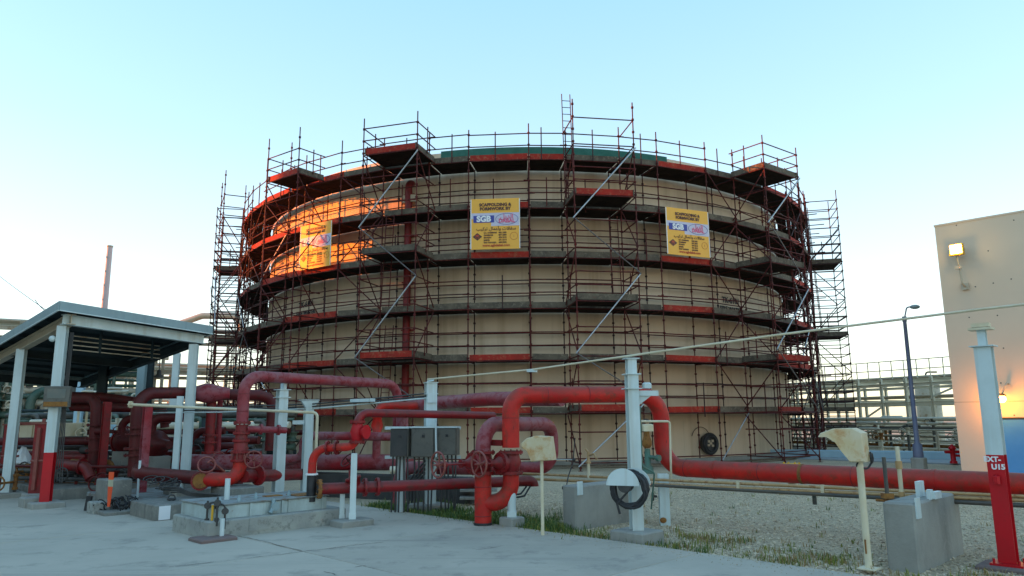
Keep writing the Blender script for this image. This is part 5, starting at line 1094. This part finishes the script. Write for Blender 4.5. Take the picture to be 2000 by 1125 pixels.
blockthing('beige_tank', 'beige square tank behind the left canopy column', 'tank', 22, 98, 826, 925, 23, 1.8, M_cream, (('rim', -.02, 1.02, .96, 1.02, M_wheel), ('seam', .49, .51, .02, .95, M_hood)))
q = at(46, 895, 21.5); t = thing('drum', 'orange-brown drum under a crumpled white sheet', 'drum', V((q.x, q.y, 0)))
m = MB(); m.lathe((q.x, q.y, .1), ZZ, [(0, .2), (.18, .21), (.2, .2), (.45, .2)], 16); part('barrel', m, M_rust, t)
q = V((q.x, q.y, .55)); m = MB(); r5 = random.Random(4); base = [q+V((math.cos(k*.7)*.27, math.sin(k*.7)*.2, r5.uniform(-.06, .1))) for k in range(9)]; midr = [q+V((math.cos(k*.7)*.24*r5.uniform(.7, 1.1), math.sin(k*.7)*.2, .25+r5.uniform(-.06, .12))) for k in range(9)]; tp = [q+V((-.02+math.cos(k*.7)*.06, math.sin(k*.7)*.05, .5+r5.uniform(-.05, .05))) for k in range(9)]
m.loft([base, midr, tp], True, False); solid('white_sheet', m, M_sheetw, q, 'crumpled white plastic sheet draped on the orange-brown drum', 'sheet')
q = at(158, 895, 25); m = MB(); m.lathe((q.x, q.y, 0), ZZ, [(0, .09), (1.0, .09), (1.05, .03)], 12); solid('yellow_bollard', m, M_yellow, (q.x, q.y, 0), 'short yellow bollard left of the maroon riser', 'bollard')
for px, Y, z1 in ((154, 28, 4.4), (338, 31, 4.6)): 
    q = at(px, 800, Y); m = MB(); m.ibeam((q.x, q.y, -.05), (q.x, q.y, z1), .26, .22, .03, V((.2, -1, 0))); solid('steel_column', m, M_pblue if px == 154 else M_white, (q.x, q.y, 0), {154: 'pale blue steel column beyond the red-footed canopy column', 338: 'pale steel column beyond the slim canopy half-column'}[px], 'column')
# added unseen sun blocker off the left edge; shades yard, trims tank's lit patch
t = thing('sun_blocker', 'long unseen block added west of the yard to stop the low sun, taller at its near end', 'building', (-55, 20, 0))
for nm, y0, y1, h in (('tall_blocker', -60, 29.3, 20.5), ('low_blocker', 29.3, 57, 14.2)):
    m = MB(); m.box((-56, (y0+y1)/2, h/2), 14, y1-y0, h); part(nm, m, M_steelbg, t)
    m = MB(); m.box((-56, (y0+y1)/2, h+.1), 14.6, y1-y0-.02, .25); part('roof', m, M_roofg, t)

# ================================================================== loose gravel, weeds
def gravel(n, seed):
    r = random.Random(seed); v, f = [], []
    while len(f) < n*8:
        edge = r.random() < .03; u = UE-abs(r.gauss(0, .25)) if edge else 9.0+10*r.random()**1.7; q = r.uniform(-13, 3.2); p = uv(u, q, .001 if edge else -.06)
        if p.y < 5 or abs(p.x) > .8*p.y+.5: continue
        s = r.uniform(.004, .011) if edge else r.uniform(.009, .024)*(1+.9*(r.random() < .12)); a = r.uniform(0, 6.28); o = len(v)
        c, d = math.cos(a)*s, math.sin(a)*s; h = s*r.uniform(.5, .9); g = r.uniform(.6, 1)
        v += [(p.x+c, p.y+d, p.z+h*.3), (p.x-d*g, p.y+c*g, p.z+h*.3), (p.x-c, p.y-d, p.z+h*.3), (p.x+d*g, p.y-c*g, p.z+h*.3), (p.x+c*.2, p.y, p.z+h), (p.x, p.y, p.z-h*.4)]
        f += [(o, o+1, o+4), (o+1, o+2, o+4), (o+2, o+3, o+4), (o+3, o, o+4), (o+1, o, o+5), (o+2, o+1, o+5), (o+3, o+2, o+5), (o, o+3, o+5)]
    me = bpy.data.meshes.new('gravel'); me.from_pydata(v, [], f); me.materials.append(M_stone); o = bpy.data.objects.new('gravel', me); col.objects.link(o); tag(o, 'loose pale gravel spread between the paving and the tank', 'gravel', kind='stuff')
gravel(46000, 3)
def grass(name, label, clumps, mts, seed, per=(14, 30), hh=(.05, .16), sp=.12):
    r = random.Random(seed); me = bpy.data.meshes.new(name); v, f, mi = [], [], []
    for p, k in clumps:
        cm = r.choice(mts)
        for _ in range(int(r.randint(*per)*k)):
            a = r.uniform(0, 6.28); q = V(p)+V((r.gauss(0, sp*k), r.gauss(0, sp*k), 0)); h = r.uniform(*hh)*(.6+.5*k); w_ = r.uniform(.003, .008)
            l = V((math.cos(a), math.sin(a), 0)); b = V((-l.y, l.x, 0))*w_; o = len(v); ln = r.uniform(.15, .8)*h
            v += [tuple(q-b), tuple(q+b), tuple(q+l*ln*.4+ZZ*h*.65+b*.8), tuple(q+l*ln*.4+ZZ*h*.65-b*.8), tuple(q+l*ln+ZZ*h*r.uniform(.7, 1))]
            f += [(o, o+1, o+2, o+3), (o+3, o+2, o+4)]; mi += [cm if r.random() < .7 else r.choice(mts)]*2
    me.from_pydata(v, [], f)
    for x in (M_grass, M_grassy, M_dry): me.materials.append(x)
    me.polygons.foreach_set('material_index', mi); o = bpy.data.objects.new(name, me); col.objects.link(o); tag(o, label, 'weeds', kind='stuff')
M_grass = mat('weed_green', (.085, .15, .022), .7, var=(.05, .10, .018), vs_=4); M_grassy = mat('weed_yellow_green', (.27, .25, .035), .7, var=(.16, .19, .03), vs_=4); M_dry = mat('dry_straw', (.38, .27, .11), .8, var=(.26, .16, .06), vs_=4)
r9 = random.Random(11); cl = []
for _ in range(560):   # lush strip by the risers
    cl.append((uv(UE+.06+abs(r9.gauss(0, .55)), r9.uniform(-13.5, -8.3), -.06), r9.uniform(.5, 1.3)))
for _ in range(70): cl.append((uv(UE+.05+abs(r9.gauss(0, .3)), r9.uniform(-8.6, -5.5), -.06), r9.uniform(.3, .8)))
grass('weeds', 'lush green and yellow weeds along the paving edge behind the red risers', cl, (0, 0, 0, 1), 1)
cl = []
for _ in range(75): cl.append((uv(UE+.05+abs(r9.gauss(0, .5)), r9.uniform(-9.4, 2.5), -.06), r9.uniform(.3, .85)))
for c_, n in (((3.1, 11.35), 34), ((2.65, 11.75), 26), ((4.0, 9.9), 24), ((3.55, 9.75), 22), ((5.3, 8.7), 12), ((1.0, 11.85), 10), ((2.1, 10.85), 8), ((6.6, 9.6), 8)):
    for _ in range(n): cl.append((V((c_[0]+r9.gauss(0, .22), c_[1]+r9.gauss(0, .22), -.06)), r9.uniform(.4, 1)))
for _ in range(420): 
    u = UE+.3+8*r9.random()**1.5; cl.append((uv(u, r9.uniform(-11, 3), -.06), r9.uniform(.15, .5)))
grass('sparse_weeds', 'sparse dry and green weed tufts scattered over the gravel', cl, (0, 1, 1, 2, 2), 2, (10, 22), (.04, .13), .10)
